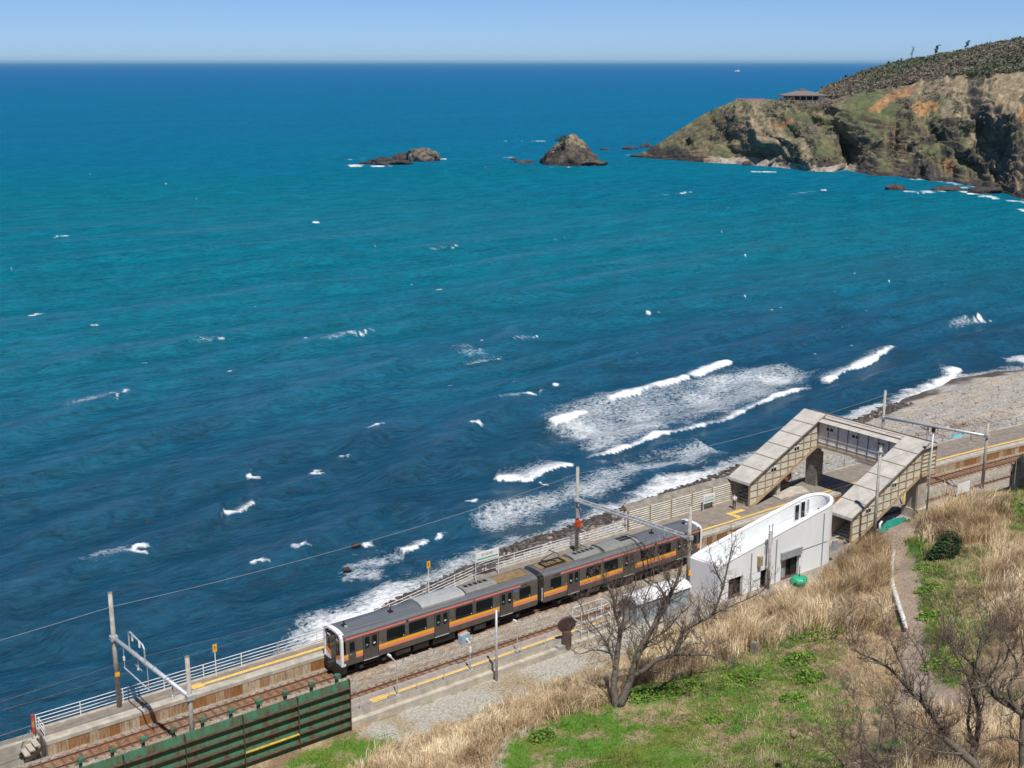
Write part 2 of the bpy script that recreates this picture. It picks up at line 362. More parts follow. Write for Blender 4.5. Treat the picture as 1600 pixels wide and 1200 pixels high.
def make_sea():
    k = 1.35 / (1265 * 52); rr = [72.0]
    while rr[-1] < 400000: rr.append(rr[-1] + max(.16, min(k * rr[-1] ** 2, .35 * rr[-1])))
    R = np.array(rr); inner = np.arange(-radians(25), radians(25), .00135)
    an = np.concatenate([np.linspace(-radians(75), -radians(25), 60)[:-1], inner, np.linspace(radians(25), radians(75), 60)])
    A, RR = np.meshgrid(an, R); x = CAM[0] + RR * np.cos(YAW - A); y = CAM[1] + RR * np.sin(YAW - A)
    dr = np.gradient(R)[:, None] + 0 * A
    off = y - waterline(np.clip(x, -200, 470)); shore = sst(-1, 9, off)
    z = np.zeros_like(x); cr = np.zeros_like(x)
    wob = (fbm(x * .010, y * .018, 40, 3) - .5) * 22 + (fbm(x * .045, y * .07, 44, 3) - .5) * 6
    for lam, amp, th, sd in ((36, .55, -.06, 1), (17.5, .55, .02, 2), (12, .26, -.10, 3), (7, .12, .20, 4), (4.3, .06, -.35, 5), (2.6, .035, .4, 6)):
        ph = 2 * pi / lam * (y * cos(th) + x * sin(th) * 1.0 + wob * (1 if lam > 10 else .6)) + sd
        en = .35 + 1.3 * fbm(x / lam * .22 + sd * 7, y / lam * .3, 60 + sd, 3)
        a = amp * en * np.clip((lam / dr - 3) / 4, 0, 1)
        c = np.sin(ph); z += a * (np.exp(c * 1.8 - 1.8) * 2 - .8); cr += (c > .75) * a
    ct, st_ = cos(-.16), sin(-.16); xa = x * ct + y * st_; ya = -x * st_ + y * ct
    for lam, amp, sd in ((7.5, .30, 1), (3.4, .17, 2), (1.7, .085, 3)):
        n_ = fbm(xa / lam * .45 + sd * 31, ya / lam + sd * 13 + .35 * np.sin(xa / lam * .9), 120 + sd, 2)
        z += amp * (1 - np.abs(n_ - .5) * 3.2) * np.clip((lam / dr - 3.2) / 4, 0, 1)
    foam = np.zeros_like(x)
    near = RR < 1500
    def P2(pts): return [W(a, b_, SEA)[:2] for a, b_ in pts]
    jag = (fbm(x * .7, y * .7, 70, 4) - .5); jag2 = (fbm(x * .22, y * .22, 71, 3) - .5)
    def breaker(pts, wd, h, strength=1.1, tail=4.0, tails=.55):
        nonlocal z, foam
        p = P2(pts); d, t, side = segdist(x, y, p)
        env = sst(0, .10, t) * (1 - sst(.93, 1, t)); env = np.where(d < wd * 8 + tail * 2, env, 0)
        z = z * (1 - .85 * env * np.exp(-(side / (5 + wd)) ** 2) * (d < 25))
        dd = side + jag * wd * .7 + jag2 * wd * .9
        front = np.exp(-(np.minimum(dd, 0) / (wd * .35)) ** 2) * (dd <= 0) + np.exp(-(np.maximum(dd, 0) / (wd * (.35 + 2.2 * np.clip(.5 + jag2 * 1.6 + jag * .8, 0, 1)))) ** 2) * (dd > 0)
        foam = np.maximum(foam, .80 * strength * front * env * (.62 + .6 * np.clip(.5 + jag2 * 1.6 + jag * 1.2, 0, 1)))
        foam = np.maximum(foam, tails * np.exp(-np.maximum(dd, 0) / tail) * (dd > -wd * .3) * env)
        z += .95 * h * env * np.exp(-((side - wd * .35) / np.where(side < wd * .35, wd * .7, wd * 1.8)) ** 2) * (1 + .8 * jag)
    def patch(pts, level, soft=3.0):
        nonlocal foam
        p = P2(pts); d, t, sd_ = segdist(x, y, p + [p[0]]); ins = inpoly(x, y, p); q = np.where(ins, d, -d) + jag2 * 5 + jag * 3
        foam = np.maximum(foam, level * (.68 + .62 * fbm(x * .14, y * .24, 79, 3)) * sst(-soft * .6, soft * 1.6, q))
    def cap(px, py, L_=3.0, wd=.8, lv=1.05, ang=.0, tail=.0):
        nonlocal foam, z
        c = W(px, py, SEA); ux, uy = cos(ang), sin(ang); a = (x - c[0]) * ux + (y - c[1]) * uy; b_ = -(x - c[0]) * uy + (y - c[1]) * ux
        q = ((a + jag2 * L_ * 2) / L_) ** 2 + ((b_ + jag * wd * 5) / wd) ** 2
        foam = np.maximum(foam, lv * np.exp(-q * 1.3)); z += .25 * np.exp(-q) * min(1.2, wd)
        if tail: foam = np.maximum(foam, .40 * np.exp(-((a + L_ * 1.8) / (L_ * 2.2)) ** 2 - ((b_ - wd) / (wd * 2)) ** 2))
    def swell(pts, h, back=5.0, front=1.7):
        nonlocal z
        d, t, side = segdist(x, y, P2(pts)); env = sst(0, .18, t) * (1 - sst(.82, 1, t)) * (d < 30)
        sd2 = side + jag2 * 3.0; z = z * (1 - .75 * env * np.exp(-(side / 9) ** 2)); z += 1.3 * h * env * (.75 + .5 * fbm(x * .08, y * .08, 73, 2)) * np.exp(-(sd2 / np.where(sd2 < 0, front, back)) ** 2) - .35 * h * env * np.exp(-((sd2 + front * 2.6) / 3.0) ** 2)
    for pts, h in (([(150, 880), (195, 868), (290, 838), (353, 811), (403, 786), (450, 768), (498, 748), (548, 717), (617, 668), (680, 640)], 1.15), ([(330, 925), (403, 893), (450, 876), (491, 861), (548, 826), (600, 802), (680, 790)], .95),
                   ([(-60, 785), (0, 764), (126, 723), (252, 685), (378, 654), (504, 609), (630, 572), (700, 552)], .95), ([(-40, 965), (13, 943), (94, 905), (150, 885), (215, 862)], 1.0), ([(600, 762), (636, 742), (693, 704), (743, 668), (800, 640), (850, 612)], 1.1),
                   ([(-60, 715), (0, 691), (126, 641), (189, 626), (260, 612)], .8), ([(80, 1010), (160, 980), (260, 950), (380, 920)], .85), ([(700, 830), (740, 806), (800, 790), (900, 752)], .9), ([(250, 780), (330, 752), (420, 722), (520, 690)], .8), ([(900, 590), (1000, 560), (1100, 530), (1250, 500)], .8), ([(400, 560), (520, 530), (650, 505), (800, 480)], .8), ([(1000, 700), (1100, 690), (1200, 655), (1300, 610)], .8), ([(20, 860), (100, 830), (200, 800), (280, 775)], .8), ([(1150, 560), (1300, 520), (1420, 495)], .8), ([(-50, 600), (100, 570), (260, 545), (400, 515)], .8), ([(700, 740), (780, 715), (850, 690)], .8)): swell(pts, h)
    # surf in front of the footbridge
    patch([(822, 655), (850, 625), (950, 600), (1040, 590), (1155, 568), (1230, 566), (1300, 572), (1285, 604), (1200, 635), (1100, 668), (1010, 692), (945, 715), (900, 722), (880, 700), (850, 680)], .43, 4)
    patch([(850, 650), (930, 640), (980, 660), (940, 705), (895, 715), (870, 690)], .55, 4)
    patch([(1150, 580), (1220, 575), (1285, 590), (1200, 625), (1160, 600)], .56, 4)
    patch([(670, 545), (740, 540), (790, 556), (720, 562)], .33, 3)
    patch([(900, 720), (1000, 700), (1090, 690), (1040, 720), (930, 735)], .36, 3)
    breaker([(943, 633), (975, 622), (1010, 612), (1050, 600), (1085, 590), (1110, 580), (1155, 560)], 1.25, .7, 1.15)
    breaker([(862, 662), (890, 655), (922, 643)], 1.2, .5, 1.1)
    breaker([(895, 723), (950, 712), (1000, 695), (1030, 680), (1062, 678), (1095, 668), (1130, 662), (1165, 645), (1215, 620), (1285, 598)], .8, .35, 1.0, 3, .5)
    breaker([(1285, 600), (1320, 582), (1350, 572), (1385, 550), (1404, 541)], 1.1, .55, 1.15, 4)
    breaker([(765, 752), (800, 752), (830, 755), (850, 742), (902, 728)], 1.3, .55, 1.1, 5, .7)
    # left surf over the awash rocks
    patch([(492, 872), (540, 852), (610, 848), (665, 845), (660, 870), (600, 905), (545, 905), (500, 895)], .54, 3)
    breaker([(628, 866), (650, 860), (676, 846)], 1.1, .5, 1.15, 2)
    patch([(190, 783), (250, 786), (310, 800), (260, 808), (210, 798)], .42, 2)
    patch([(740, 795), (790, 795), (850, 815), (800, 825)], .46, 2.5)
    patch([(380, 738), (450, 752), (430, 762), (390, 752)], .40, 2)
    breaker([(346, 808), (375, 806), (400, 790)], .55, .45, .85, 2)
    for c in ((188, 624, 3.4, 1.1, 1), (785, 557, 3.2, 1.2, 1), (838, 616, 3, 1, 1), (363, 583, 2.4, .9, 0), (47, 488, 3.4, 1, 1), (567, 523, 4, .7, 1), (1532, 497, 4.5, 1.2, 1), (492, 748, 2.2, 1, 0),
              (388, 745, 1.8, .8, 0), (538, 721, 1.6, .6, 0), (222, 867, 2.2, .9, 1), (408, 890, 1.3, .6, 0), (592, 672, 2.5, .5, 0), (742, 670, 1.8, .7, 0), (350, 530, 2.5, .6, 1), (870, 605, 2, .6, 0), (735, 797, 1.6, .7, 0), (470, 868, 1.5, .6, 0),
              (575, 846, 1.2, .5, 0), (690, 830, 1.8, .5, 0), (183, 268, 5, 1.5, 0), (432, 210, 7, 2, 0), (92, 368, 4, 1, 0), (1022, 489, 3, .7, 0), (843, 526, 3, .6, 1), (710, 386, 4, .9, 1), (690, 370, 3, .8, 0),
              (680, 452, 3, .6, 0), (1070, 300, 8, 1.2, 1), (1285, 297, 9, 1.6, 1), (870, 370, 4, .8, 0), (495, 348, 3.5, .8, 0), (1165, 400, 3, .7, 0)):
        cap(c[0], c[1], c[2] * .8, c[3] * .85, .86, .12, c[4])
    for i in range(230):
        py = 135 + 500 * rnd.random() ** 1.7; px = rnd.uniform(-60, 1650); sc = .8 + 260 / (py - 60)
        if px > 1000 and py < 290: continue
        cap(px, py, sc * rnd.uniform(.3, .8), sc * rnd.uniform(.12, .26), rnd.uniform(.45, .8), rnd.uniform(-.1, .3), 0)
    # swash along the shore
    xx = np.clip(x, -200, 470); lv = np.interp(xx, [-60, -25, -14, -4, 12, 22, 40, 58, 64, 75, 90, 120, 160], [.25, .3, .45, .82, .8, .5, .42, .6, .75, .5, .4, .6, .4])
    wd = np.interp(xx, [-25, -5, 8, 20, 40, 70, 100], [3.5, 6.0, 6.0, 3.5, 2.4, 2.6, 2.0])
    q = off + jag2 * 4 + jag * 2.5
    foam = np.maximum(foam, np.where(x < 170, lv * np.exp(-(np.maximum(q - 1.0, 0) / wd) ** 2), 0))
    q2 = off + jag2 * 5
    foam = np.maximum(foam, np.where((x > 8) & (x < 80), .46 * sst(.42, .62, fbm(x * .06, y * .05, 77, 3)) * np.exp(-((q2 - 8) / 4) ** 2), 0))
    breaker([(1425, 625), (1460, 608), (1490, 590), (1500, 572)], 1.3, .4, 1.1, 3)
    patch([(1545, 552), (1600, 545), (1640, 560), (1600, 572)], .5, 2)
    # white water round the far rocks and along the headland
    for pts, wd_, s_ in (([(1430, 300), (1480, 296), (1520, 303), (1560, 312), (1610, 318)], 2.5, 1.0), ([(1390, 297), (1440, 302), (1490, 298)], 2.5, .9), ([(1490, 305), (1540, 308)], 2.0, .9), ([(1170, 268), (1215, 269)], 2.2, .9),
                         ([(1310, 272), (1350, 273)], 2, .8), ([(1400, 278), (1460, 282), (1500, 290)], 2.5, .9), ([(1580, 328), (1640, 334)], 2.5, 1.0), ([(1240, 262), (1340, 268)], 1.5, .7),
                         ([(775, 222), (858, 221)], 5, 1.1), ([(785, 247), (805, 246)], 3, .9), ([(905, 233), (1015, 233)], 4, .8), ([(940, 244), (1010, 243)], 4, .85), ([(545, 258), (580, 260), (640, 259)], 4, 1.0), ([(543, 250), (572, 247)], 3, .6), ([(688, 249), (702, 247)], 4, 1.0), ([(850, 261), (940, 261)], 2, .7), ([(755, 261), (780, 262)], 2, .5), ([(540, 256), (556, 261)], 5, .9)):
        breaker(pts, wd_, .1, s_ * .8, 4, .35)
    foam = np.where(off < -4, 0, foam); z = z * shore * np.clip(1.0 - RR / 4000, 0, 1)
    # colour of the water body: dark over the weedy rock near the shore, silty green-blue band, open blue
    bd = P2([(-500, 720), (0, 655), (400, 588), (800, 512), (1100, 478), (1400, 452), (1700, 440), (2200, 420)])
    d, t, side = segdist(x, y, bd); u = side + jag2 * 30 + (fbm(x * .012, y * .012, 90, 3) - .5) * 40
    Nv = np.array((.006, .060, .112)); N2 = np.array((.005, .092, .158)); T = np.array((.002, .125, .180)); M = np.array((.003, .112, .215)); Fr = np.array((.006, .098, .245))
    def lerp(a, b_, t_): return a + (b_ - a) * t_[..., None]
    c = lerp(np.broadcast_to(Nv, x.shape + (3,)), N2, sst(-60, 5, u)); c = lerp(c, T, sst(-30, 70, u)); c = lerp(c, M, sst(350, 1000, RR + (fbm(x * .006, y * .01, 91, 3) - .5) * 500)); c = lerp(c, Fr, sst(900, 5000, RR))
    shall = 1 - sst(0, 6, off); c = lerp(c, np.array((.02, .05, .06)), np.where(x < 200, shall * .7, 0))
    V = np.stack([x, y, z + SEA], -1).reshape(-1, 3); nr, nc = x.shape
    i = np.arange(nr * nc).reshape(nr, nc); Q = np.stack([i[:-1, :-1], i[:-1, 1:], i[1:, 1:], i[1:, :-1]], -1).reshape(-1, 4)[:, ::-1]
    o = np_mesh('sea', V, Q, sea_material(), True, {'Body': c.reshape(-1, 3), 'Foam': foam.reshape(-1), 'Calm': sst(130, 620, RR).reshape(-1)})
    kind(o); print('sea', len(Q))
make_sea()

# ------------------------------------------------------------------ land and beach
ZONE = {
 'lot': [(540, 1150), (880, 1008), (1090, 930), (1095, 975), (990, 1010), (935, 1050), (850, 1080), (790, 1100), (680, 1145), (560, 1205), (480, 1230)],
 'lawn': [(430, 1205), (545, 1142), (620, 1160), (560, 1260), (400, 1260)],
 'green': [(790, 1152), (850, 1128), (960, 1098), (1060, 1060), (1200, 1030), (1300, 1060), (1340, 1120), (1300, 1260), (770, 1260), (775, 1190)],
 'path': [(1335, 842), (1365, 826), (1436, 812), (1446, 822), (1412, 846), (1424, 866), (1440, 900), (1440, 950), (1450, 1010), (1462, 1060), (1500, 1085), (1600, 1110), (1600, 1130), (1480, 1110), (1405, 1110), (1408, 1060), (1414, 1000), (1404, 940), (1400, 890), (1392, 852)],
 'verge': [(1412, 846), (1440, 840), (1470, 880), (1500, 960), (1510, 1060), (1475, 1075), (1452, 1010), (1440, 940), (1440, 895), (1424, 866)],
 'fore': [(1085, 935), (1330, 840), (1330, 860), (1300, 895), (1200, 925), (1120, 965), (1085, 975)],
 'curb': [(735, 1215), (752, 1185), (772, 1160), (800, 1142), (830, 1128), (840, 1134), (800, 1152), (786, 1175), (785, 1215)]}
def zone_cols(x, y, z, jit=1.0):
    P = np.stack([x, y, z], -1); px, py, k = PR(P)
    j1 = (fbm(x * .9, y * .9, 21, 4) - .5) * 46 * jit; j2 = (fbm(x * .9 + 50, y * .9, 22, 4) - .5) * 30 * jit
    n = fbm(x * .45, y * .45, 23, 4); n2 = fbm(x * 1.7, y * 1.7, 24, 3)
    straw = np.array((.36, .265, .15)); brown = np.array((.20, .135, .08)); grn = np.array((.085, .19, .018)); dgr = np.array((.05, .11, .02))
    c = straw + (brown - straw) * sst(.35, .65, n)[..., None]
    c = c + (dgr - c) * (sst(.56, .66, fbm(x * .22, y * .22, 25, 3)) * sst(.35, .6, n2))[..., None]
    def put(name, col, jx=1.0, amt=1.0):
        nonlocal c
        m = inpoly(px + j1 * jx, py + j2 * jx, ZONE[name]) * amt
        c = c + (col - c) * m[..., None]
    put('lot', np.array((.36, .335, .28)) + (np.array((.30, .235, .15)) - np.array((.36, .335, .28))) * sst(.42, .68, n)[..., None])
    gm = grn + (np.array((.15, .17, .03)) - grn) * sst(.4, .65, n)[..., None]; gm = gm + (np.array((.33, .24, .14)) - gm) * sst(.5, .62, fbm(x * .7, y * .7, 27, 4))[..., None]
    put('green', gm); put('lawn', gm * .9); put('verge', dgr * 1.1)
    put('path', np.array((.29, .225, .165)) * (.85 + .3 * n2[..., None]), .22); put('curb', np.array((.36, .31, .24)), .1)
    put('fore', np.array((.30, .265, .225)), .1)
    c = c + (np.array((.25, .22, .18)) - c) * ((x > 26) & (x < 54) & (y < -6) & (y > -11.5))[..., None]
    return c
def make_land():
    xs = np.concatenate([np.arange(-130, -40, 5), np.arange(-40, 110, .55), np.arange(110, 205, 1.6), np.arange(205, 480, 9)])
    ys = np.concatenate([np.arange(-150, -60, 4), np.arange(-60, 48, .5), np.arange(48, 240, 6)])
    X, Y = np.meshgrid(xs, ys); Z = H(X, Y); v = Y - s_of(X); b = backedge(X)
    C = zone_cols(X, Y, Z)
    t = (v - b) / np.maximum(1, waterline(X) - s_of(X) - b); tj = t + (fbm(X * .4, Y * .4, 31, 4) - .5) * .35
    pale = np.array((.34, .315, .28)); pale2 = np.array((.40, .345, .27)); wet = np.array((.075, .06, .05))
    bc = pale + (pale2 - pale) * sst(.45, .7, fbm(X * .12, Y * .3, 32, 3))[..., None]
    bc = bc * (.8 + .45 * vn(X * 2.3, Y * 2.3, 33))[..., None]
    bc = bc + (wet - bc) * sst(np.where(X > 80, .88, .70), np.where(X > 80, 1.0, .86), tj)[..., None]
    C = np.where((v > b - .05)[..., None], bc, C)
    nr, nc = X.shape; V = np.stack([X, Y, Z], -1).reshape(-1, 3); i = np.arange(nr * nc).reshape(nr, nc)
    Q = np.stack([i[:-1, :-1], i[:-1, 1:], i[1:, 1:], i[1:, :-1]], -1).reshape(-1, 4)
    vc = (v - b)[:-1, :-1].ravel(); ycen = v[:-1, :-1].ravel(); zc = Z[1:, 1:].ravel()
    sea_side = vc > -.6; under = (ycen > -6.8) & ~sea_side
    for nm, msk, mm in (('beach', sea_side & (zc > -9.4), BEACHM), ('ground', ~sea_side & ~under, GROUND)):
        q = Q[msk]; u, inv = np.unique(q, return_inverse=True)
        kind(np_mesh(nm, V[u], inv.reshape(q.shape), mm, True, {'Col': C.reshape(-1, 3)[u]}))
make_land()

# ------------------------------------------------------------------ headland across the bay
HPX = [985, 1010, 1030, 1060, 1100, 1150, 1200, 1250, 1300, 1350, 1400, 1450, 1500, 1550, 1600, 1700, 1850, 2100]
def hcurve(vals): return lambda p: np.interp(p, HPX, vals)
h_sh = hcurve([246, 247, 249, 251, 254, 257, 260, 263, 267, 271, 276, 283, 291, 300, 309, 335, 375, 440])
h_br = hcurve([244, 240, 232, 218, 196, 170, 164, 163, 168, 176, 186, 188, 184, 180, 172, 150, 130, 110])
h_mid = hcurve([243, 237, 225, 206, 181, 159, 158, 157, 152, 142, 128, 118, 112, 108, 104, 92, 80, 70])
h_cr = hcurve([242, 236, 223, 204, 178, 157, 156.5, 154, 134, 112, 98, 89, 79, 68, 60, 44, 25, 5])
r_br = hcurve([2, 4, 6, 11, 17, 24, 30, 34, 36, 36, 34, 35, 37, 40, 42, 50, 60, 70])
r_md = hcurve([3, 6, 9, 17, 27, 38, 60, 80, 90, 95, 98, 100, 104, 108, 112, 120, 130, 140])
r_cr = hcurve([4, 7, 10, 19, 30, 42, 80, 115, 150, 185, 210, 220, 230, 240, 250, 260, 270, 280])
def head_point(px, row, extra):
    dsh = ray(px, float(h_sh(px))); k = (SEA - CAM[2]) / dsh[2]; Rs = k * np.hypot(dsh[0], dsh[1])
    d = ray(px, row); return CAM + d * ((Rs + extra) / np.hypot(d[0], d[1]))
def make_headland():
    P = np.arange(1004, 2100, 1.5); n = len(P)
    tk = np.array([0, .12, .42, .62, .80, 1.0]); T = np.concatenate([np.linspace(0, .42, 90), np.linspace(.42, .80, 70)[1:], np.linspace(.80, 1, 14)[1:]])
    V = np.zeros((n, len(T), 3)); ROW = np.zeros((n, len(T))); 
    for i, p in enumerate(P):
        A = head_point(p, h_sh(p), 0); B = head_point(p, h_br(p), r_br(p)); M = head_point(p, h_mid(p), r_md(p)); K = head_point(p, h_cr(p), r_cr(p))
        dirv = (K - A)[:2]; dirv = dirv / (np.linalg.norm(dirv) + 1e-9)
        F0 = A.copy(); F0[:2] += dirv * np.linalg.norm((B - A)[:2]) * .25; F0[2] = SEA + (B[2] - SEA) * .18
        E_ = K.copy(); E_[:2] += dirv * (30 + .6 * max(0, K[2])); E_[2] = SEA - 4
        A[2] = SEA - 1.0
        for a in range(3): V[i, :, a] = np.interp(T, tk, [A[a], F0[a], B[a], M[a], K[a], E_[a]])
    # smooth the profile a little
    for _ in range(3): V[:, 1:-1] = .25 * V[:, :-2] + .5 * V[:, 1:-1] + .25 * V[:, 2:]
    px = P[:, None] + 0 * T[None]; Zr = V[..., 2].copy(); s = np.cumsum(np.r_[0, np.linalg.norm(np.diff(V[:, 0, :2], axis=0), axis=1)])[:, None] + 0 * T[None]
    dirs = V[:, -1, :2] - V[:, 0, :2]; dirs /= np.linalg.norm(dirs, axis=1)[:, None] + 1e-9
    hgt = (Zr - SEA); top = np.interp(T, tk, [.5, 1, 1, .7, .12, 0])[None] * np.clip(hgt.max(1) / 22, .12, 1)[:, None]
    s0 = s; s = s0 + (fbm(s0 * .03, Zr * .045, 130, 3) - .5) * 46 + Zr * .45; Zw = Zr; Zr = Zr + (fbm(s0 * .035 + 9, Zr * .06, 131, 3) - .5) * 26
    gul = (np.abs(fbm(s * .02, Zr * .006, 101, 4) - .5) * 2); gul2 = fbm(s * .06, Zr * .05, 103, 5) - .5; spur = fbm(s * .011 + 3, Zr * .002, 108, 2) - .5
    cliff = np.interp(T, tk, [.6, 1, .75, .45, .0, 0])[None]
    disp = ((.30 - gul) * 34 + gul2 * 15 + spur * 34) * cliff * np.clip(hgt.max(1) / 26, .05, 1)[:, None] * sst(1040, 1160, px)
    disp += gul2 * 6 * cliff * (1 - sst(1040, 1160, px)) 
    cave = np.zeros_like(px)
    for cx, cz, wx, wz, dp in ((1335, 6, 26, 8, 16), (1490, 1, 10, 4, 9), (1570, 16, 16, 14, 15), (1395, 16, 9, 9, 10), (1440, 0, 7, 4, 8), (1078, 8, 5, 2.2, 6), (1540, 22, 12, 9, 12), (1470, 17, 14, 4, 5)):
        q = np.exp(-((px - cx + gul2 * 20) / wx) ** 2 - ((Zw - SEA - cz) / wz) ** 2); cave += q; disp += dp * q * 1.0
    V[..., 0] += dirs[:, None, 0] * disp; V[..., 1] += dirs[:, None, 1] * disp
    V[..., 2] += (fbm(s * .09, T[None] * 60, 104, 5) - .5) * 6 * top + (fbm(s * .25, T[None] * 140, 105, 4) - .5) * 2.4 * top
    V[:, 0, 2] = SEA - 1.5
    nr = np.cross(np.gradient(V, axis=0), np.gradient(V, axis=1)); nr /= np.linalg.norm(nr, axis=-1)[..., None] + 1e-9; steep = 1 - np.abs(nr[..., 2])
    n1 = fbm(s * .035, Zr * .06 + s * .02, 110, 5); n2 = fbm(s * .12, Zr * .2, 111, 4); n3 = fbm(s * .02 - Zr * .03, Zr * .02 + s * .01, 112, 4)
    tan = np.array((.30, .235, .145)); oliv = np.array((.15, .14, .075)); grn = np.array((.095, .12, .045)); rock = np.array((.115, .085, .06)); rockd = np.array((.055, .045, .04)); rockb = np.array((.20, .135, .08)); scrub = np.array((.135, .105, .085)); scrubg = np.array((.06, .085, .035)); soil = np.array((.34, .19, .08))
    def mixc(a, b_, t_): return a + (b_ - a) * np.asarray(t_)[..., None]
    C = mixc(np.broadcast_to(tan, px.shape + (3,)), oliv, sst(.38, .62, n1)); C = mixc(C, grn, sst(.6, .72, n3) * .8)
    C = mixc(C, scrub, sst(.58, .68, n2) * .6)
    rk = sst(.34, .62, steep + (n2 - .5) * .7) * np.interp(T, tk, [1, 1, .8, .15, 0, 0])[None] * (.35 + .65 * sst(1290, 1380, px)) + sst(.3, .7, .9 - hgt / 11 + (n2 - .5) * .9) * (hgt < 16)
    R_ = mixc(np.broadcast_to(rock, px.shape + (3,)), rockb, sst(.5, .66, n1)); R_ = mixc(R_, rockd, sst(.48, .6, n2)); C = mixc(C, R_, np.clip(rk, 0, 1))
    C = mixc(C, mixc(np.broadcast_to(scrub, px.shape + (3,)), scrubg, sst(.42, .6, n2 * .6 + n1 * .4)), sst(.60, .68, T[None] + (n2 - .5) * .09) * sst(1270, 1300, px))
    C = mixc(C, np.array((.36, .30, .24)), (hgt < 2.7) * sst(1090, 1130, px) * (1 - sst(1325, 1345, px)))
    C = mixc(C, rockd, np.clip(sst(2.0, .6, hgt) * ((px < 1100) | (px > 1340)), 0, 1))
    qx, qy, k = PR(V); jx = (n2 - .5) * 7; jy = (fbm(s * .2, Zr * .3, 114, 3) - .5) * 6
    for poly, cc in (([(1352, 174), (1372, 155), (1405, 140), (1432, 136), (1428, 144), (1395, 158), (1372, 174)], soil), ([(1424, 168), (1438, 154), (1450, 155), (1472, 166), (1456, 172), (1445, 182), (1432, 180)], soil), ([(1137, 212), (1150, 195), (1168, 190), (1172, 205), (1160, 215)], np.array((.24, .15, .105))), ([(1200, 196), (1215, 190), (1240, 183), (1242, 190), (1222, 200)], np.array((.27, .16, .07))), ([(1587, 188), (1600, 160), (1640, 150), (1640, 190)], soil), ([(1478, 245), (1470, 262), (1492, 268), (1488, 248)], soil * .75), ([(1490, 110), (1420, 135), (1440, 133), (1510, 113)], tan * 1.15)):
        C = np.where(inpoly(qx + jx, qy + jy, poly)[..., None], cc, C)
    C *= (.68 + .34 * vn(s * .5, Zr * .9, 115))[..., None]
    m, t_ = px.shape; i = np.arange(m * t_).reshape(m, t_); Q = np.stack([i[:-1, :-1], i[1:, :-1], i[1:, 1:], i[:-1, 1:]], -1).reshape(-1, 4)
    kind(np_mesh('headland', V.reshape(-1, 3), Q, HEADM, True, {'Col': C.reshape(-1, 3)}))
    return P, T, V, px, hgt, n2, steep
HD = make_headland()

# ------------------------------------------------------------------ rocks
def ico(sub):
    import bmesh
    bm = bmesh.new(); bmesh.ops.create_icosphere(bm, subdivisions=sub, radius=1); bm.verts.ensure_lookup_table()
    V = np.array([v.co[:] for v in bm.verts]); F = np.array([[v.index for v in f.verts] for f in bm.faces]); bm.free(); return V, F
ICO = {i: ico(i) for i in (1, 2, 3, 4, 5)}
def rock(name, label, cat, c, size, seed, sub=4, rough=.5, cols=((.13, .10, .075), (.06, .05, .04)), power=1.0, top=None, group=None, rz=0.0, flat=.25, cone=0.0):
    U, F = ICO[sub]; n = fbm(U[:, 0] * 1.6 + seed, U[:, 1] * 1.6 + U[:, 2] * 2.1, seed, 5) - .5
    n2 = np.abs(fbm(U[:, 0] * 3.7 + U[:, 2] * 2.2, U[:, 1] * 3.7 - U[:, 2] * 1.7 + seed, seed + 3, 4) - .5)
    r = 1 + rough * (n * 1.5 - n2 * 1.1); V = U * r[:, None]
    V[:, 2] = np.sign(V[:, 2]) * np.abs(V[:, 2]) ** power; V[:, 2] = np.where(V[:, 2] < 0, V[:, 2] * flat, V[:, 2])
    V[:, :2] *= (1 - cone * np.clip(V[:, 2:3], 0, 1))
    V = V * np.array(size); ca, sa = cos(rz), sin(rz); V = np.stack([V[:, 0] * ca - V[:, 1] * sa, V[:, 0] * sa + V[:, 1] * ca, V[:, 2]], 1)
    k = fbm(U[:, 0] * 4 + seed, U[:, 2] * 6 + U[:, 1] * 3, seed + 9, 4)[:, None]
    C = np.array(cols[0]) + (np.array(cols[1]) - np.array(cols[0])) * sst(.35, .65, k)
    hz = V[:, 2] / size[2]
    if top is not None: C = np.where((hz[:, None] + (k - .5) > .72), np.array(top), C)
    C = np.where((V[:, 2] < .12 * size[2])[:, None], C * .55, C)
    o = np_mesh(name, V, F, ROCK, False, {'Col': C}); o.location = c; ORG[o.name] = np.array(c, float)
    return tag(o, label, cat, group)
a = W(893, 261, SEA); SC = np.linalg.norm(a - CAM) / FPX
D90 = YAW - pi / 2
def seac(px, py, dz=0): p = W(px, py, SEA); p[2] = SEA + dz; return p
stack = rock('sea_stack', 'tall conical brown sea stack topped with dry grass and wind-bent pines', 'sea stack', seac(892, 256), (50 * SC, 14, 43 * SC), 3, 5, .36, ((.10, .078, .06), (.042, .035, .03)), 1.0, (.20, .16, .10), rz=D90, cone=.36)
tag(rock('reef_rock', 'low dark rock at the right foot of the conical sea stack', 'rock', seac(922, 258), (26 * SC, 7, 9 * SC), 7, 4, .6, ((.11, .085, .065), (.045, .038, .033)), rz=D90), 'low dark rock at the right foot of the conical sea stack', 'rock')
rock('sea_stack', 'rounded pale grey-brown sea stack right of a low dark reef', 'sea stack', seac(662, 251), (27 * SC, 9, 21 * SC), 12, 5, .38, ((.19, .16, .12), (.09, .075, .058)), .6, rz=D90)
rock('reef_rock', 'long low black reef left of the rounded pale sea stack', 'rock', seac(600, 256), (42 * SC, 8, 11 * SC), 21, 4, .75, ((.06, .05, .045), (.03, .027, .025)), rz=D90)
rock('reef_rock', 'small dark hump between the black reef and the pale sea stack', 'rock', seac(625, 250), (14 * SC, 6, 11 * SC), 23, 3, .6, ((.07, .055, .05), (.035, .03, .028)), rz=D90)
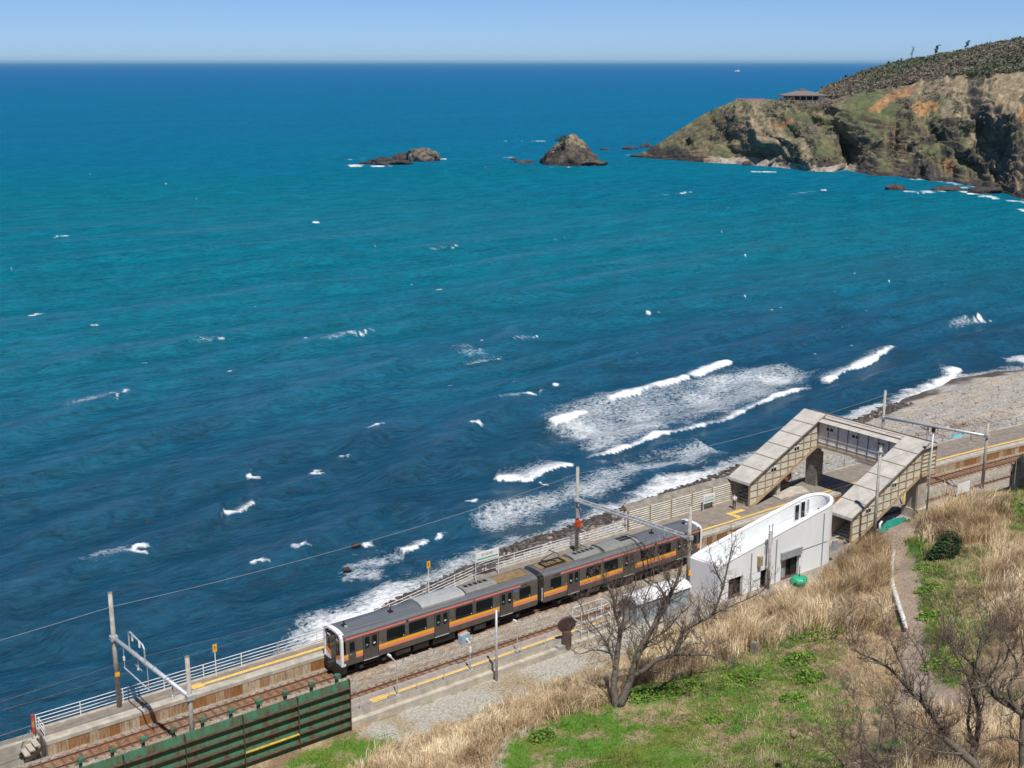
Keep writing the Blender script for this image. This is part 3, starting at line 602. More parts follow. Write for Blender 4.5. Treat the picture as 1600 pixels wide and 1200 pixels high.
for i, (px, py, wx, hz, lb) in enumerate(((820, 254, 20, 4, 'flat black reef just left of the conical sea stack'), (802, 250, 7, 4, 'tiny black rock in foam left of the conical sea stack'), (985, 233, 17, 6, 'dark reef rock in white water off the headland tip'), (1010, 230, 12, 7, 'peaked dark rock nearest the headland tip on its seaward side'), (945, 234, 10, 3, 'low dark rock between sea stack and headland tip'), (1005, 245, 24, 5, 'flat brown ledge running out from the headland tip'), (1398, 297, 13, 7, 'dark rock standing in foam below the headland cliffs'), (1480, 297, 26, 6, 'broad dark ledge in surf at the cliff foot'), (1540, 301, 28, 8, 'big dark boulder ledge at the cliff foot by the right edge'), (1168, 258, 10, 7, 'black boulder on the waterline of the headland cove'))):
    rock('reef_rock', lb, 'rock', seac(px, py), (wx * SC, wx * SC * .55, hz * SC), 40 + i, 3, .7, ((.08, .06, .05), (.04, .033, .03)), rz=D90)
for i, (px, py, wx, lb) in enumerate(((500, 862, 1.3, 'reddish weedy rock awash at the left end of the lacy foam'), (468, 876, 1.0, 'small brown rock awash left of the lacy foam'), (557, 850, 1.1, 'reddish rock awash above the lacy foam'), (542, 888, 1.0, 'dark rock awash inside the lacy foam patch'), (745, 803, 1.2, 'red-brown rock awash under the power wire, beside small foam'), (318, 830, 1.9, 'brown weedy rock under the small breaking crest at left'), (180, 785, 1.8, 'brown rock awash beside the foam streak at far left'), (208, 866, 1.6, 'brown rock awash with a splash at lower left'), (232, 815, 1.0, 'faint brown rock awash between two foam splashes at left'), (295, 838, 1.2, 'flat brown rock awash just left of the breaking crest'))):
    rock('awash_rock', lb, 'rock', seac(px, py, -.2), (wx * .55, wx * .36, .34), 80 + i, 3, .8, ((.065, .03, .02), (.03, .018, .013)), group='rocks awash in the shallows', rz=.1)

def scatter_stones(name, x, y, size, cols, zoff=-.25, m=STONE):
    U, F = ICO[1]; n = len(x); z = H(x, y); r = rng.uniform(.75, 1.25, (n, len(U), 1)); ax = rng.uniform(.7, 1.35, (n, 1, 3)); ax[..., 2] *= .65
    an = rng.uniform(0, 2 * pi, n); V = U[None] * r * ax * size[:, None, None]
    V = np.stack([V[..., 0] * np.cos(an)[:, None] - V[..., 1] * np.sin(an)[:, None], V[..., 0] * np.sin(an)[:, None] + V[..., 1] * np.cos(an)[:, None], V[..., 2]], -1)
    V += np.stack([x, y, z + size * (.3 + zoff)], -1)[:, None]
    Q = (F[None] + (np.arange(n) * len(U))[:, None, None]).reshape(-1, 3)
    return kind(np_mesh(name, V.reshape(-1, 3), Q, m, False, {'Col': np.repeat(cols, len(U), 0)}), 'stuff')
def beach_pts(n, x0, x1, t0, t1, pw=1.0):
    x = rng.uniform(x0, x1, n); t = t0 + (t1 - t0) * rng.random(n) ** pw; b = backedge(x) + s_of(x); return x, b + (waterline(x) - b) * t
x, y = beach_pts(6500, 1, 120, .70, 1.12); b0 = backedge(x) + s_of(x); far_ = x > 78; t0 = (y - b0) / (waterline(x) - b0); y = np.where(far_, b0 + (waterline(x) - b0) * (.9 + (t0 - .7) * .5), y); g = rng.uniform(.5, 1.5, (6500, 1)) * np.array((.075, .062, .052))
px_ = rng.random(6500)[:, None]; g = np.where(px_ > .93, g * 3.5, g); scatter_stones('wet_boulders', x, y, rng.uniform(.10, .34, 6500) * (1 + .35 * (x < 40)), g)
x, y = beach_pts(15000, 4, 165, .02, .86); g = rng.uniform(.6, 1.35, (15000, 1)) * np.array((.33, .30, .26)); g = np.where(rng.random((15000, 1)) > .8, g * np.array((1.05, .9, .75)), g)
scatter_stones('beach_stones', x, y, (rng.gamma(2.2, .05, 15000) + .05) * np.where(x > 66, .6, .85), g)

# ------------------------------------------------------------------ track bed, rails, platforms
XS = np.concatenate([np.arange(-60, 60, 6.0), np.arange(60, 150, 2.0)])
def make_ballast():
    xs = np.concatenate([np.arange(-60, -26, 2), np.arange(-26, 112, .33), np.arange(112, 190, 2)]); vs = np.linspace(-4.72, 2.96, 36); X, Vv = np.meshgrid(xs, vs)
    z = np.interp(vs, [-4.72, -4.2, -1.6, -1.0, -.1, .2, 2.6, 2.96], [-.2, -.15, -.15, -.36, -.36, -.15, -.15, -.2])[:, None] + (fbm(X * 2.1, Vv * 2.1, 200, 3) - .5) * .09
    rust = np.exp(-((Vv - 1.42) / .95) ** 2) + np.exp(-((Vv + 3.1) / .95) ** 2); rust = np.clip(rust + (fbm(X * .5, Vv * .8, 201, 3) - .5) * .8, 0, 1)
    C = np.array((.30, .265, .215)) + (np.array((.24, .115, .05)) - np.array((.30, .265, .215))) * rust[..., None]; C = C * (.75 + .5 * vn(X * 6, Vv * 6, 203))[..., None]
    nr, nc = X.shape; i = np.arange(nr * nc).reshape(nr, nc); Q = np.stack([i[:-1, :-1], i[:-1, 1:], i[1:, 1:], i[1:, :-1]], -1).reshape(-1, 4)
    kind(np_mesh('track_bed', np.stack([X, Vv + s_of(X), z], -1).reshape(-1, 3), Q, BALL, True, {'Col': C.reshape(-1, 3)}))
make_ballast()
def make_track(cv, name):
    e = bpy.data.objects.new(name, None); COL.objects.link(e); e.location = (0, cv, 0); ORG[e.name] = np.array((0, cv, 0.0)); kind(e)
    for sgn in (-1, 1):
        v = cv + sgn * .565
        r = MB().sweep([(v - .06, -.145), (v + .06, -.145), (v + .06, -.12), (v + .018, -.10), (v + .018, -.05), (v + .035, -.04), (v + .035, -.012), (v - .035, -.012), (v - .035, -.04), (v - .018, -.05), (v - .018, -.10), (v - .06, -.12)], XS).build('rail', RAIL, e)
        MB().sweep([(v - .03, -.0115), (v + .03, -.0115), (v + .026, 0), (v - .026, 0)], XS).build('rail_head', RAILT, r)
    m = MB()
    for x in np.arange(-30, 150, .66): m.box((x, cv + float(s_of(x)), -.165), (.22, 2.0, .07), float(-max(0, x - 62) / 350))
    kind(m.build('sleepers', SLEEP, e, fix=False), 'stuff')
make_track(1.42, 'railway_track'); make_track(-3.1, 'railway_track')
PZ = .92
# seaward platform
xs_a = np.concatenate([np.arange(-22, 62, 1.0), np.arange(62, 140, 2.0)])
def ribbon(name, f0, f1, z, m, xs, parent, thick=None):
    V = []; F = []
    for x in xs:
        s = float(s_of(x))
        for v in (f0(x), f1(x)):
            V.append((x, v + s, z))
            if thick: V.append((x, v + s, z - thick))
    n = 4 if thick else 2
    for i in range(len(xs) - 1):
        a, b_ = i * n, (i + 1) * n
        if thick: F += [(a, b_, b_ + 2, a + 2), (a + 1, a + 3, b_ + 3, b_ + 1), (a, a + 1, b_ + 1, b_), (a + 2, b_ + 2, b_ + 3, a + 3)]
        else: F += [(a, b_, b_ + 1, a + 1)]
    if thick: F += [(0, 2, 3, 1), (b_, b_ + 1, b_ + 3, b_ + 2)]
    mb = MB(); mb.v = V; mb.f = F; return mb.build(name, m, parent)
pl = bpy.data.objects.new('seaward_platform', None); COL.objects.link(pl); pl.location = (0, 4, 0); ORG[pl.name] = np.array((0, 4, 0.0)); kind(pl)
ribbon('platform_deck', lambda x: 3.75, lambda x: float(backedge(x)) - .32, PZ, ASPH, xs_a, pl, 2.4)
ribbon('platform_coping', lambda x: 2.92, lambda x: 3.75, PZ + .004, CONC, xs_a, pl, .28)
ribbon('platform_rear_kerb', lambda x: float(backedge(x)) - .32, lambda x: float(backedge(x)) + .02, PZ + .10, CONC, xs_a, pl, .9)
ribbon('sea_wall', lambda x: float(backedge(x)) - .30, lambda x: float(backedge(x)) + .30, PZ - .35, CONCD, np.concatenate([[-60, -40], xs_a]), pl, 8.0)
ribbon('tactile_strip', lambda x: 4.05, lambda x: 4.40, PZ + .006, TACT, np.concatenate([np.arange(-10.2, 62, 1.0), np.arange(62, 140, 2.0)]), pl)
MB().bx(-10.7, -9.8, 3.85, 4.6, PZ + .002, PZ + .010).build('tactile_pad', TACT, pl)
MB().bx(49.6, 50.2, 4.42, 6.1, PZ + .002, PZ + .008).bx(50.22, 52.0, 5.5, 6.1, PZ + .002, PZ + .009).build('tactile_pad', TACT, pl)
MB().sweep([(2.97, PZ - .285), (3.72, PZ - .285), (3.72, -.9), (3.05, -.9)], xs_a).build('platform_wall_core', CONCD, pl)
pm = MB().box((0, 4, 0), (.70, .07, .84)).build('wall_panel', RUSTW, pl); first = True
for i, x in enumerate(list(np.arange(-21.6, 1.5, .74)) + list(np.arange(39.5, 112, .74))):
    o = pm if first else pm.copy()
    if not first: COL.objects.link(o)
    first = False; o.parent = pl
    o.location = (x, 2.985 + float(s_of(x)) - 4 + rnd.uniform(-.012, .012), PZ - .285 - .43); o.rotation_euler = (0, 0, -max(0, x - 62) / 350)
# end steps
st = thing('concrete_steps', 'three pale concrete steps at the left end of the seaward platform', 'steps', (-23.2, 3.9, 0))
for i in range(3): MB().bx(-22.35 - .36 * (i + 1), -22.35 - .36 * i + .02, 3.25, 4.35, PZ - .25 * (i + 1) - .09, PZ - .25 * (i + 1)).build('step', CONC, st)
for yy in (3.2, 4.4): MB().beam((-22.1, yy, .5), (-23.5, yy, -.3), .06, .25).build('stringer', RUSTF, st)
MB().tube([(-22.4, 4.45, .4), (-22.6, 4.45, 1.35), (-23.0, 4.45, 1.05), (-23.35, 4.45, .4), (-23.35, 4.45, -.2)], .03, 6).build('handrail', STEEL, st)
tag(MB().prism([(-60, 5.0), (-22.0, 4.55), (-22.0, 5.55), (-60, 6.0)], 'z', -3, .55).build('low_sea_wall', CONC), 'low beige concrete sea wall running left from the platform steps', 'wall')
# landward platform
p2 = bpy.data.objects.new('landward_platform', None); COL.objects.link(p2); p2.location = (0, -5.5, 0); ORG[p2.name] = np.array((0, -5.5, 0.0)); kind(p2)
xs_b = np.concatenate([np.arange(-5, 62, 1.0), np.arange(62, 92, 2.0)])
PAVE = mat('platform_paving', (.30, .25, .21), .9, .18, 2.0, .006, 60)
ribbon('platform_deck', lambda x: -6.5, lambda x: -5.35, PZ, PAVE, xs_b, p2, 2)
ribbon('platform_coping', lambda x: -5.35, lambda x: -4.75, PZ + .004, PAVE, xs_b, p2, 1.4)
ribbon('tactile_strip', lambda x: -5.95, lambda x: -5.58, PZ + .007, TACT, np.arange(-.3, 56, 1.0), p2)
MB().bx(-1.0, .3, -6.15, -5.5, PZ + .003, PZ + .011).build('tactile_pad', TACT, p2)
ribbon('rear_ledge', lambda x: -7.05, lambda x: -6.5, PZ - .42, CONC, np.arange(-5, 27, 1.0), p2, 1.4)
ribbon('rear_kerb', lambda x: -7.12, lambda x: -7.0, PZ - .36, CONC, np.arange(-5, 26.9, 1.0), p2, 1.5)
ribbon('rear_lip', lambda x: -6.58, lambda x: -6.44, PZ + .06, CONC, np.arange(-5, 26.9, 1.0), p2, .6)

# ------------------------------------------------------------------ railings
def railing(name, label, pts, rails, h0, post_gap, m=WHITEM, r=.028, group=None, pr=.04):
    t = thing(name, label, 'railing', tuple(pts[0]), group); L = 0
    for a, b_ in zip(pts[:-1], pts[1:]):
        a = np.array(a); b_ = np.array(b_); d = np.linalg.norm(b_ - a); n = max(1, int(round(d / post_gap)))
        for i in range(n + 1): p = a + (b_ - a) * i / n; MB().tube([p, p + (0, 0, h0)], pr, 6).build('post', m, t)
        for hh in rails: MB().tube([a + (0, 0, hh), b_ + (0, 0, hh)], r, 6).build('rail', m, t)
    return t
kz = PZ + .10
railing('platform_railing', 'white tubular railing along the sea edge of the left platform end', [(-22.0, 5.05, kz), (-3, 5.05, kz), (4, 5.05, kz), (12, 6.75, kz), (20, 8.6, kz), (37.5, 8.65, kz)], (.25, .5, .77, 1.05), 1.08, 3.4)
railing('stair_gate_railing', 'short white railing across the platform end above the steps', [(-21.9, 3.5, PZ), (-21.9, 4.75, kz)], (.3, .6, .95), 1.0, 1.2)
railing('platform_railing', 'grey-green railing along the beach side beyond the footbridge', [(x, 8.6 + float(s_of(x)), kz) for x in (66.5, 72, 78, 84, 90, 96, 104, 114)], (.25, .55, .85, 1.1), 1.12, 2.0, STEEL)
railing('beach_fence', 'low fence behind the platform under the footbridge', [(55.5, 8.65, kz), (63, 8.65, kz)], (.4, .8, 1.1), 1.12, 2.0, STEEL)
railing('platform_railing', 'galvanised railing along the back of the landward platform', [(-4.8, -6.52, PZ), (22.5, -6.52, PZ)], (.12, .55, 1.0), 1.02, 2.4, STEEL, .022, None, .035)

# ------------------------------------------------------------------ windbreak wall on the platform
wb = thing('windbreak_wall', 'beige slatted windbreak wall with a dark sloping visor on the seaward platform', 'wall', (45.5, 8.6, PZ))
for b_ in range(5):
    x0 = 37.9 + b_ * 3.0; x1 = x0 + 3.0
    for k in range(9):
        z0 = PZ + .02 + k * .235; MB().prism([(8.62, z0), (8.50, z0 + .02), (8.46, z0 + .12), (8.50, z0 + .205), (8.62, z0 + .215)], 'x', x0 + .05, x1 - .05).build('slat', WBSL, wb)
    MB().prism([(8.52, 3.06), (8.56, 3.0), (9.20, 3.52), (9.17, 3.58)], 'x', x0 + .01, x1 - .01).build('visor_panel', CONCD, wb)
for b_ in range(6):
    x0 = 37.9 + b_ * 3.0; MB().bx(x0 - .05, x0 + .05, 8.38, 8.68, PZ - .2, 3.1).beam((x0, 8.5, 3.02), (x0, 9.22, 3.6), .08, .08).build('post', BFRM, wb)
MB().bx(37.7, 53, 8.64, 8.70, PZ - .3, 3.05).build('backing_sheet', BGREY, wb)
def text_mesh(txt, size, loc, rot, m, parent, name='lettering'):
    cu = bpy.data.curves.new('t', 'FONT'); cu.body = txt; cu.size = size; cu.align_x = 'CENTER'; cu.align_y = 'CENTER'; cu.extrude = .004
    ob = bpy.data.objects.new('t', cu); COL.objects.link(ob); bpy.context.view_layer.update()
    me = bpy.data.meshes.new_from_object(ob.evaluated_get(bpy.context.evaluated_depsgraph_get())); bpy.data.objects.remove(ob); me.materials.clear(); me.materials.append(m)
    o = bpy.data.objects.new(name, me); COL.objects.link(o); o.parent = parent; o.location = np.array(loc) - ORG[parent.name]; o.rotation_euler = rot; ORG[o.name] = ORG[parent.name]; return o
def name_sign(x, y, label, zc=2.35, wid=1.9):
    t = thing('station_sign', label, 'sign', (x, y, PZ))
    for s in (-1, 1): MB().bx(x + s * wid / 2 - .03, x + s * wid / 2 + .03, y - .03, y + .03, PZ, zc + .5).build('post', WHITEM, t)
    MB().bx(x - wid / 2 + .04, x + wid / 2 - .04, y - .035, y + .03, zc - .45, zc + .45).build('board', SIGNW, t)
    MB().bx(x - wid / 2 + .10, x + wid / 2 - .10, y - .045, y - .034, zc - .27, zc - .13).build('green_band', SIGNG, t)
    text_mesh('おうみがわ', .27, (x, y - .04, zc + .14), (pi / 2, 0, 0), SIGNK, t)
name_sign(49.0, 8.0, 'white station name board with green band in front of the slatted windbreak', 2.2, 1.7)
name_sign(19.6, 7.6, 'white station name board showing above the train roof', 3.15, 2.6)

# ------------------------------------------------------------------ covered footbridge
def make_bridge():
    X0, X1, XD = 53.0, 63.7, 66.2; zb0, zb1 = 1.0, 6.0; Hh = 2.75
    t = thing('footbridge', 'covered beige panelled footbridge with two roofed stairs over the tracks', 'footbridge', (64.9, 0, 0))
    def zb(x): return zb0 + (zb1 - zb0) * (x - X0) / (X1 - X0)
    def window(c, ax, parent, sgn):
        """small framed pair of panes; ax = axis the wall runs along"""
        if ax == 'x':
            f = MB().bx(c[0] - .5, c[0] + .5, c[1] - .03, c[1] + .03, c[2] - .3, c[2] + .3).build('window', SIGNW if False else BGREY, parent)
            for q in (-.22, .22): MB().bx(c[0] + q - .17, c[0] + q + .17, c[1] - .045, c[1] - .028, c[2] - .17, c[2] + .17).build('pane', GLASS, f)
        else:
            f = MB().bx(c[0] - .03, c[0] + .03, c[1] - .55, c[1] + .55, c[2] - .3, c[2] + .3).build('window', BGREY, parent)
            for q in (-.25, .25): MB().bx(c[0] - .045, c[0] - .028, c[1] + q - .2, c[1] + q + .2, c[2] - .15, c[2] + .15).build('pane', GLASS, f)
    def stair(y0, y1, name, wins, xe):
        # y0 = landward side wall, y1 = seaward side wall; walls made of bays
        st = MB(); nb = 9; xs = np.linspace(X0, X1, nb + 1)
        for yy, out in ((y0, -1), (y1, 1)):
            for i in range(nb):
                a, b_ = xs[i], xs[i + 1]
                MB().prism([(a + .02, zb(a)), (b_ - .02, zb(b_)), (b_ - .02, zb(b_) + Hh), (a + .02, zb(a) + Hh)], 'y', yy - .03, yy + .03).build('wall_panel', BTAN, t)
                if out < 0:
                    for k in range(1, 14):
                        z = k * .78 + .35; lo, hi = zb(a), zb(b_) + Hh
                        xa, xb_ = a, b_
                        # clip the level rail to the sloping band
                        sl = (zb1 - zb0) / (X1 - X0)
                        xa = max(xa, X0 + (z - Hh - zb0) / sl); xb_ = min(xb_, X0 + (z - zb0) / sl)
                        if xb_ - xa > .25: MB().bx(xa + .04, xb_ - .04, yy - .09, yy - .032, z - .035, z + .035).build('wall_rail', BFRM, t)
            if out < 0:
                for i in range(nb + 1): MB().bx(xs[i] - .045, xs[i] + .045, yy - .12, yy - .034, zb(xs[i]) + .03, zb(xs[i]) + Hh - .02).build('wall_post', BFRM, t)
                for wx in wins: window((wx, yy - .06, zb(wx) + 1.75), 'x', t, -1)
        sl = (zb1 - zb0) / (X1 - X0)
        for yy in (y0, y1):
            MB().prism([(X0 - .35, zb0 - .35), (X0 + .2, zb0 - .38), (X1, zb1 - .42), (X1, zb1 - .002), (X0, zb0 - .002), (X0 - .35, zb0 - .1)], 'y', yy - .10, yy + .10).build('stringer', BSTR, t)
        MB().prism([(X0, zb0 - .25), (X1, zb1 - .25), (X1, zb1 - .05), (X0, zb0 - .05)], 'y', y0 + .12, y1 - .12).build('stair_slab', CONCD, t)
        for i in range(26):
            x = X0 + .2 + i * (X1 - X0 - .3) / 26; 
            if i < 8: MB().bx(x, x + .36, y0 + .1, y1 - .1, zb(x) - .08, zb(x) + .14).build('step', CONC, t)
        MB().beam((X0 + .1, (y0 + y1) / 2, zb0 + .95), (X1, (y0 + y1) / 2, zb1 + .95), .05, .05).build('handrail', STEEL, t)
        # roof in sections with seams
        nseg = 6; xr = np.linspace(X0 - .35, xe, nseg + 1)
        def zr(x): return zb0 + sl * (x - X0) + Hh
        for i in range(nseg):
            a, b_ = xr[i] + .015, xr[i + 1] - .015
            MB().prism([(a, zr(a) + .02), (b_, zr(b_) + .02), (b_, zr(b_) + .14), (a, zr(a) + .14)], 'y', y0 - .28, y1 + .28).build('roof_sheet', BROOF, t)
            if i: MB().prism([(xr[i] - .05, zr(xr[i]) + .05), (xr[i] + .05, zr(xr[i]) + .09), (xr[i] + .05, zr(xr[i]) + .19), (xr[i] - .05, zr(xr[i]) + .15)], 'y', y0 - .29, y1 + .29).build('roof_seam', BSEAM, t)
        MB().bx(X0 - .40, X0 - .34, y0 - .28, y1 + .28, zr(X0 - .35) - .16, zr(X0 - .35) + .13).build('fascia', BGREY, t)
        for yy in (y0 - .30, y1 + .30): MB().beam((X0 - .35, yy, zr(X0 - .35) + .05), (xe, yy, zr(xe) + .05), .04, .16).build('gutter', CONCD, t)
        for yy in (y0, y1): MB().bx(X0 - .1, X0 + .06, yy - .08, yy + .08, PZ, zr(X0)).build('portal_post', BFRM, t)
    stair(6.0, 8.45, 'sea', (56.6, 60.2), X1 + .9); stair(-7.3, -4.9, 'land', (55.4, 59.3), X1 + .9)
    # deck
    yA, yB = -7.3, 8.45; n = 12; ys = np.linspace(yA, yB, n + 1)
    for xx, s in ((X1, -1), (XD, 1)):
        for i in range(n):
            if s < 0 and (ys[i] < -4.9 - .6 or ys[i + 1] > 6.0 + .7): continue
            MB().bx(xx - .03, xx + .03, ys[i] + .02, ys[i + 1] - .02, zb1, zb1 + 2.65).build('deck_panel', BGREY if s < 0 else BTAN, t)
            if s < 0:
                for z in (zb1 + .35, zb1 + .95): MB().bx(xx - .085, xx - .032, ys[i] + .05, ys[i + 1] - .05, z - .03, z + .03).build('wall_rail', BGREY, t)
                MB().bx(xx - .11, xx - .034, ys[i + 1] - .04, ys[i + 1] + .04, zb1 + .02, zb1 + 2.6).build('wall_post', CONCD, t)
    for yy in (4.3, .9, -2.4): window((X1 - .06, yy, zb1 + 2.0), 'y', t, -1)
    for yy in (yA, yB):
        MB().bx(X1 + .05, XD - .035, yy - .03, yy + .03, zb1, zb1 + 2.65).build('end_panel', BTAN, t)
    for z in np.arange(zb1 + .25, zb1 + 2.6, .42): MB().bx(X1 + .08, XD - .05, yA - .10, yA - .032, z - .035, z + .035).build('wall_rail', BFRM, t)
    for x in (X1 + .02, (X1 + XD) / 2, XD - .06): MB().bx(x - .045, x + .045, yA - .13, yA - .034, zb1, zb1 + 2.6).build('wall_post', BFRM, t)
    MB().bx(X1 - .12, XD + .12, yA - .1, yB + .1, zb1 - .42, zb1 - .005).build('deck_beam', BSTR, t)
    for i in range(6):
        a = yA - .35 + i * (yB - yA + .7) / 6 + .02; b_ = a + (yB - yA + .7) / 6 - .04
        MB().prism([(X1 - .4, zb1 + 2.66), (X1 + .2, zb1 + 2.86), ((X1 + XD) / 2, zb1 + 2.98), (XD - .2, zb1 + 2.86), (XD + .4, zb1 + 2.66), ((X1 + XD) / 2, zb1 + 2.70)], 'y', a, b_).build('roof_sheet', BROOF, t)
    for x in (X1 + .35, (X1 + XD) / 2, XD - .35): MB().bx(x - .03, x + .03, yA - .3, yB + .3, zb1 + 2.90, zb1 + 3.02).build('roof_ridge', BSEAM, t)
    MB().bx(X1 - .16, X1 - .125, 1.2, 5.2, zb1 - .62, zb1 - .35).build('clearance_board', SIGNW, t)
    MB().bx(X1 - .16, X1 - .125, -3.6, .4, zb1 - .66, zb1 - .40).build('clearance_board', GREYP, t)
    # piers
    MB().box((64.6, 6.9, 2.6), (1.1, 1.5, 6.0)).build('pier', CONCD, t)
    MB().box((64.9, -6.2, 2.6), (1.4, 1.4, 6.2)).build('pier', CONC, t)
    MB().box((58.2, 7.2, 1.55), (.55, 1.5, 2.4)).build('pier', CONC, t)
    MB().bx(64.0, 66.0, -7.2, -5.2, .3, 1.9).build('pier_footing', CONC, t)
make_bridge()
lv = MB(); 
tag(MB().prism([(57.4, 5.4), (61.9, 5.2), (62.6, 6.9), (60.0, 8.3), (57.6, 7.4)], 'z', PZ - .1, PZ + .14).build('concrete_slab', CONC), 'pale concrete slab under the seaward stair of the footbridge', 'slab')
bl = thing('disc_board', 'big dark round board with an orange bent pipe under the footbridge stair', 'board', (60.2, 7.5, PZ))
MB().tube([(60.2, 7.45, 2.35), (60.25, 7.62, 2.40)], .95, 24).build('disc', BLACK, bl); MB().bx(59.4, 60.9, 7.35, 7.7, PZ, 1.7).build('stand', BROWN, bl)
MB().tube([(58.8, 7.2, 2.55), (59.1, 7.0, 2.75), (59.6, 6.9, 2.72), (60.0, 6.9, 2.55), (60.1, 6.9, 2.2)], [.18, .2, .22, .2, .13], 10).build('bent_pipe', ORNG, bl)

# ------------------------------------------------------------------ white station building with the rounded sloping parapet
def make_station():
    t = thing('station_building', 'white plastered station building with rounded end and sloping open parapet', 'building', (40, -7.6, .88))
    zt = lambda x: 4.30 + .162 * (x - 32.4)
    yl, yh = -9.2, -5.9; xl = 32.3; xr = 46.6; rad = (yh - yl) / 2; yc = (yl + yh) / 2
    arc = [(xr + rad * 1.25 * cos(a), yc + rad * sin(a)) for a in np.linspace(-pi / 2, pi / 2, 21)]
    out = [(xl, yl)] + [(x, yl) for x in np.linspace(xl, xr, 8)[1:-1]] + arc + [(x, yh) for x in np.linspace(xr, xl - .0, 8)[1:-1]] + [(xl - .35, yh)]
    th = .28; c = np.array(out).mean(0)
    def inset(p):
        x, y = p
        if x > xr: v = np.array((x - xr, (y - yc) * 1.25)); v = v / np.linalg.norm(v); return (x - v[0] * th, y - v[1] * th)
        return (min(max(x, xl + th), 99), y + th if y < yc else y - th)
    inn = [inset(p) for p in out]; n = len(out)
    def wall_ring(o_, i_, z0, z1):
        V = []; F = []
        for (x, y) in o_: V += [(x, y, z0), (x, y, z1(x))]
        for (x, y), (X, Y_) in zip(i_, o_): V += [(x, y, z0), (x, y, z1(X))]
        m = len(o_)
        for k in range(m):
            k2 = (k + 1) % m; F += [(2 * k, 2 * k2, 2 * k2 + 1, 2 * k + 1), (2 * m + 2 * k, 2 * m + 2 * k + 1, 2 * m + 2 * k2 + 1, 2 * m + 2 * k2), (2 * k + 1, 2 * k2 + 1, 2 * m + 2 * k2 + 1, 2 * m + 2 * k + 1), (2 * k, 2 * m + 2 * k, 2 * m + 2 * k2, 2 * k2)]
        mb = MB(); mb.v = V; mb.f = F; return mb
    # landward wall is split round its openings, so leave it out of the ring and add it as blocks
    ops = [(33.6, 35.4, 2.75), (37.75, 38.75, 2.55), (40.5, 43.0, 2.95)]
    ring = out[8:] ; ringi = inn[8:]
    wr = MB(); V = []; F = []
    full = [out[0]] + [(xr, yl)] ; 
    pts_o = [(xr, yl)] + arc[1:] + [(x, yh) for x in np.linspace(xr, xl - .35, 8)[1:]] + [(xl, yl)]; pts_i = [inset(p) for p in pts_o]; pts_i[-1] = (xl + th, yl + th); pts_i[0] = (xr, yl + th); pts_i[-2] = (xl + th - .35, yh - th)
    m = len(pts_o)
    for (x, y), (a, b_) in zip(pts_o, pts_i): V += [(x, y, .6), (x, y, zt(x)), (a, b_, zt(x)), (a, b_, .6)]
    for k in range(m - 1):
        a, b_ = 4 * k, 4 * (k + 1)
        for q in range(4): F.append((a + q, b_ + q, b_ + (q + 1) % 4, a + (q + 1) % 4))
    F += [(0, 1, 2, 3), (4 * m - 4, 4 * m - 1, 4 * m - 2, 4 * m - 3)]
    wr.v = V; wr.f = F; wr.build('curved_wall', WALLW, t)
    e = xl
    for a, b_, h in ops + [(xr, xr, 0)]:
        if a > e: MB().prism([(e, .6), (a, .6), (a, zt(a)), (e, zt(e))], 'y', yl, yl + th).build('wall', WALLW, t)
        if h: MB().prism([(a, h), (b_, h), (b_, zt(b_)), (a, zt(a))], 'y', yl, yl + th).build('lintel_wall', WALLW, t)
        e = b_
    # rounded coping along the top of the parapet
    cop = [(x, y) for x, y in out]; MB().tube([(0.5 * (a[0] + b_[0]), .5 * (a[1] + b_[1]), zt(a[0]) + .02) for a, b_ in zip(out + [out[0]], inn + [inn[0]])], .19, 8).build('parapet_coping', WALLW, t)
    # sunken roof inside
    rf = MB(); zi = lambda x: zt(x) - 1.15 - .06 * (x - xl)
    rp = [p for p in inn]; rf.add([(x, y, max(2.9, zi(x))) for x, y in rp], [tuple(range(len(rp)))]); rf.build('sunken_roof', WALLG, t)
    # doorways: dark interior, grey shutter box, door leaves
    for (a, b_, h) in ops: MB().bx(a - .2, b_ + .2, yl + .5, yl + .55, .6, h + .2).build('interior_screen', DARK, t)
    for (a, b_, h) in ops: MB().bx(a, b_, yl + .02, yl + .5, .80, .91).build('threshold', BROWN, t)
    MB().bx(40.35, 43.15, yl - .22, yl - .004, 2.95, 3.65).build('shutter_box', GREYP, t)
    d = MB().bx(40.55, 41.5, yl + .32, yl + .38, .9, 2.93).build('door_leaf', GREYP, t); MB().bx(41.3, 41.36, yl + .29, yl + .32, 1.7, 2.0).build('handle', BLACK, d)
    MB().bx(42.2, 42.95, yl + .34, yl + .39, .9, 2.93).build('door_leaf', BLACK, t)
    MB().bx(33.65, 34.5, yl + .34, yl + .39, .9, 2.73).build('door_leaf', BROWN, t)
    MB().bx(37.2, 37.6, yl - .35, yl - .004, 3.2, 4.1).build('meter_box', BFRM, t)
    # windows and clutter in the open-topped round end
    for i, x in enumerate((45.9, 46.75, 47.55)):
        yy = yh - .34 if i < 2 else yh - .42; w_ = MB().bx(x - .33, x + .33, yy - .03, yy + .03, zi(x) + .1, zt(x) - .22).build('window', WHITEM, t); MB().bx(x - .27, x + .27, yy - .05, yy - .031, zi(x) + .2, zt(x) - .3).build('pane', GLASS if i < 2 else SHELT, w_)
    MB().bx(47.0, 48.0, yh - 1.0, yh - .5, zi(47) , zi(47) + .5).build('white_unit', WHITEM, t)
    MB().box((48.0, -7.6, zi(47) + .75), (.12, .9, .75), .5).build('equipment_panel', mat('navy', (.015, .018, .05), .4, .1, 3), t)
    MB().box((44.7, -8.2, zi(45) + .35), (1.3, .5, .5), .3).build('grey_tank', mat('grey_tank', (.09, .09, .085), .7, .3, 3), t)
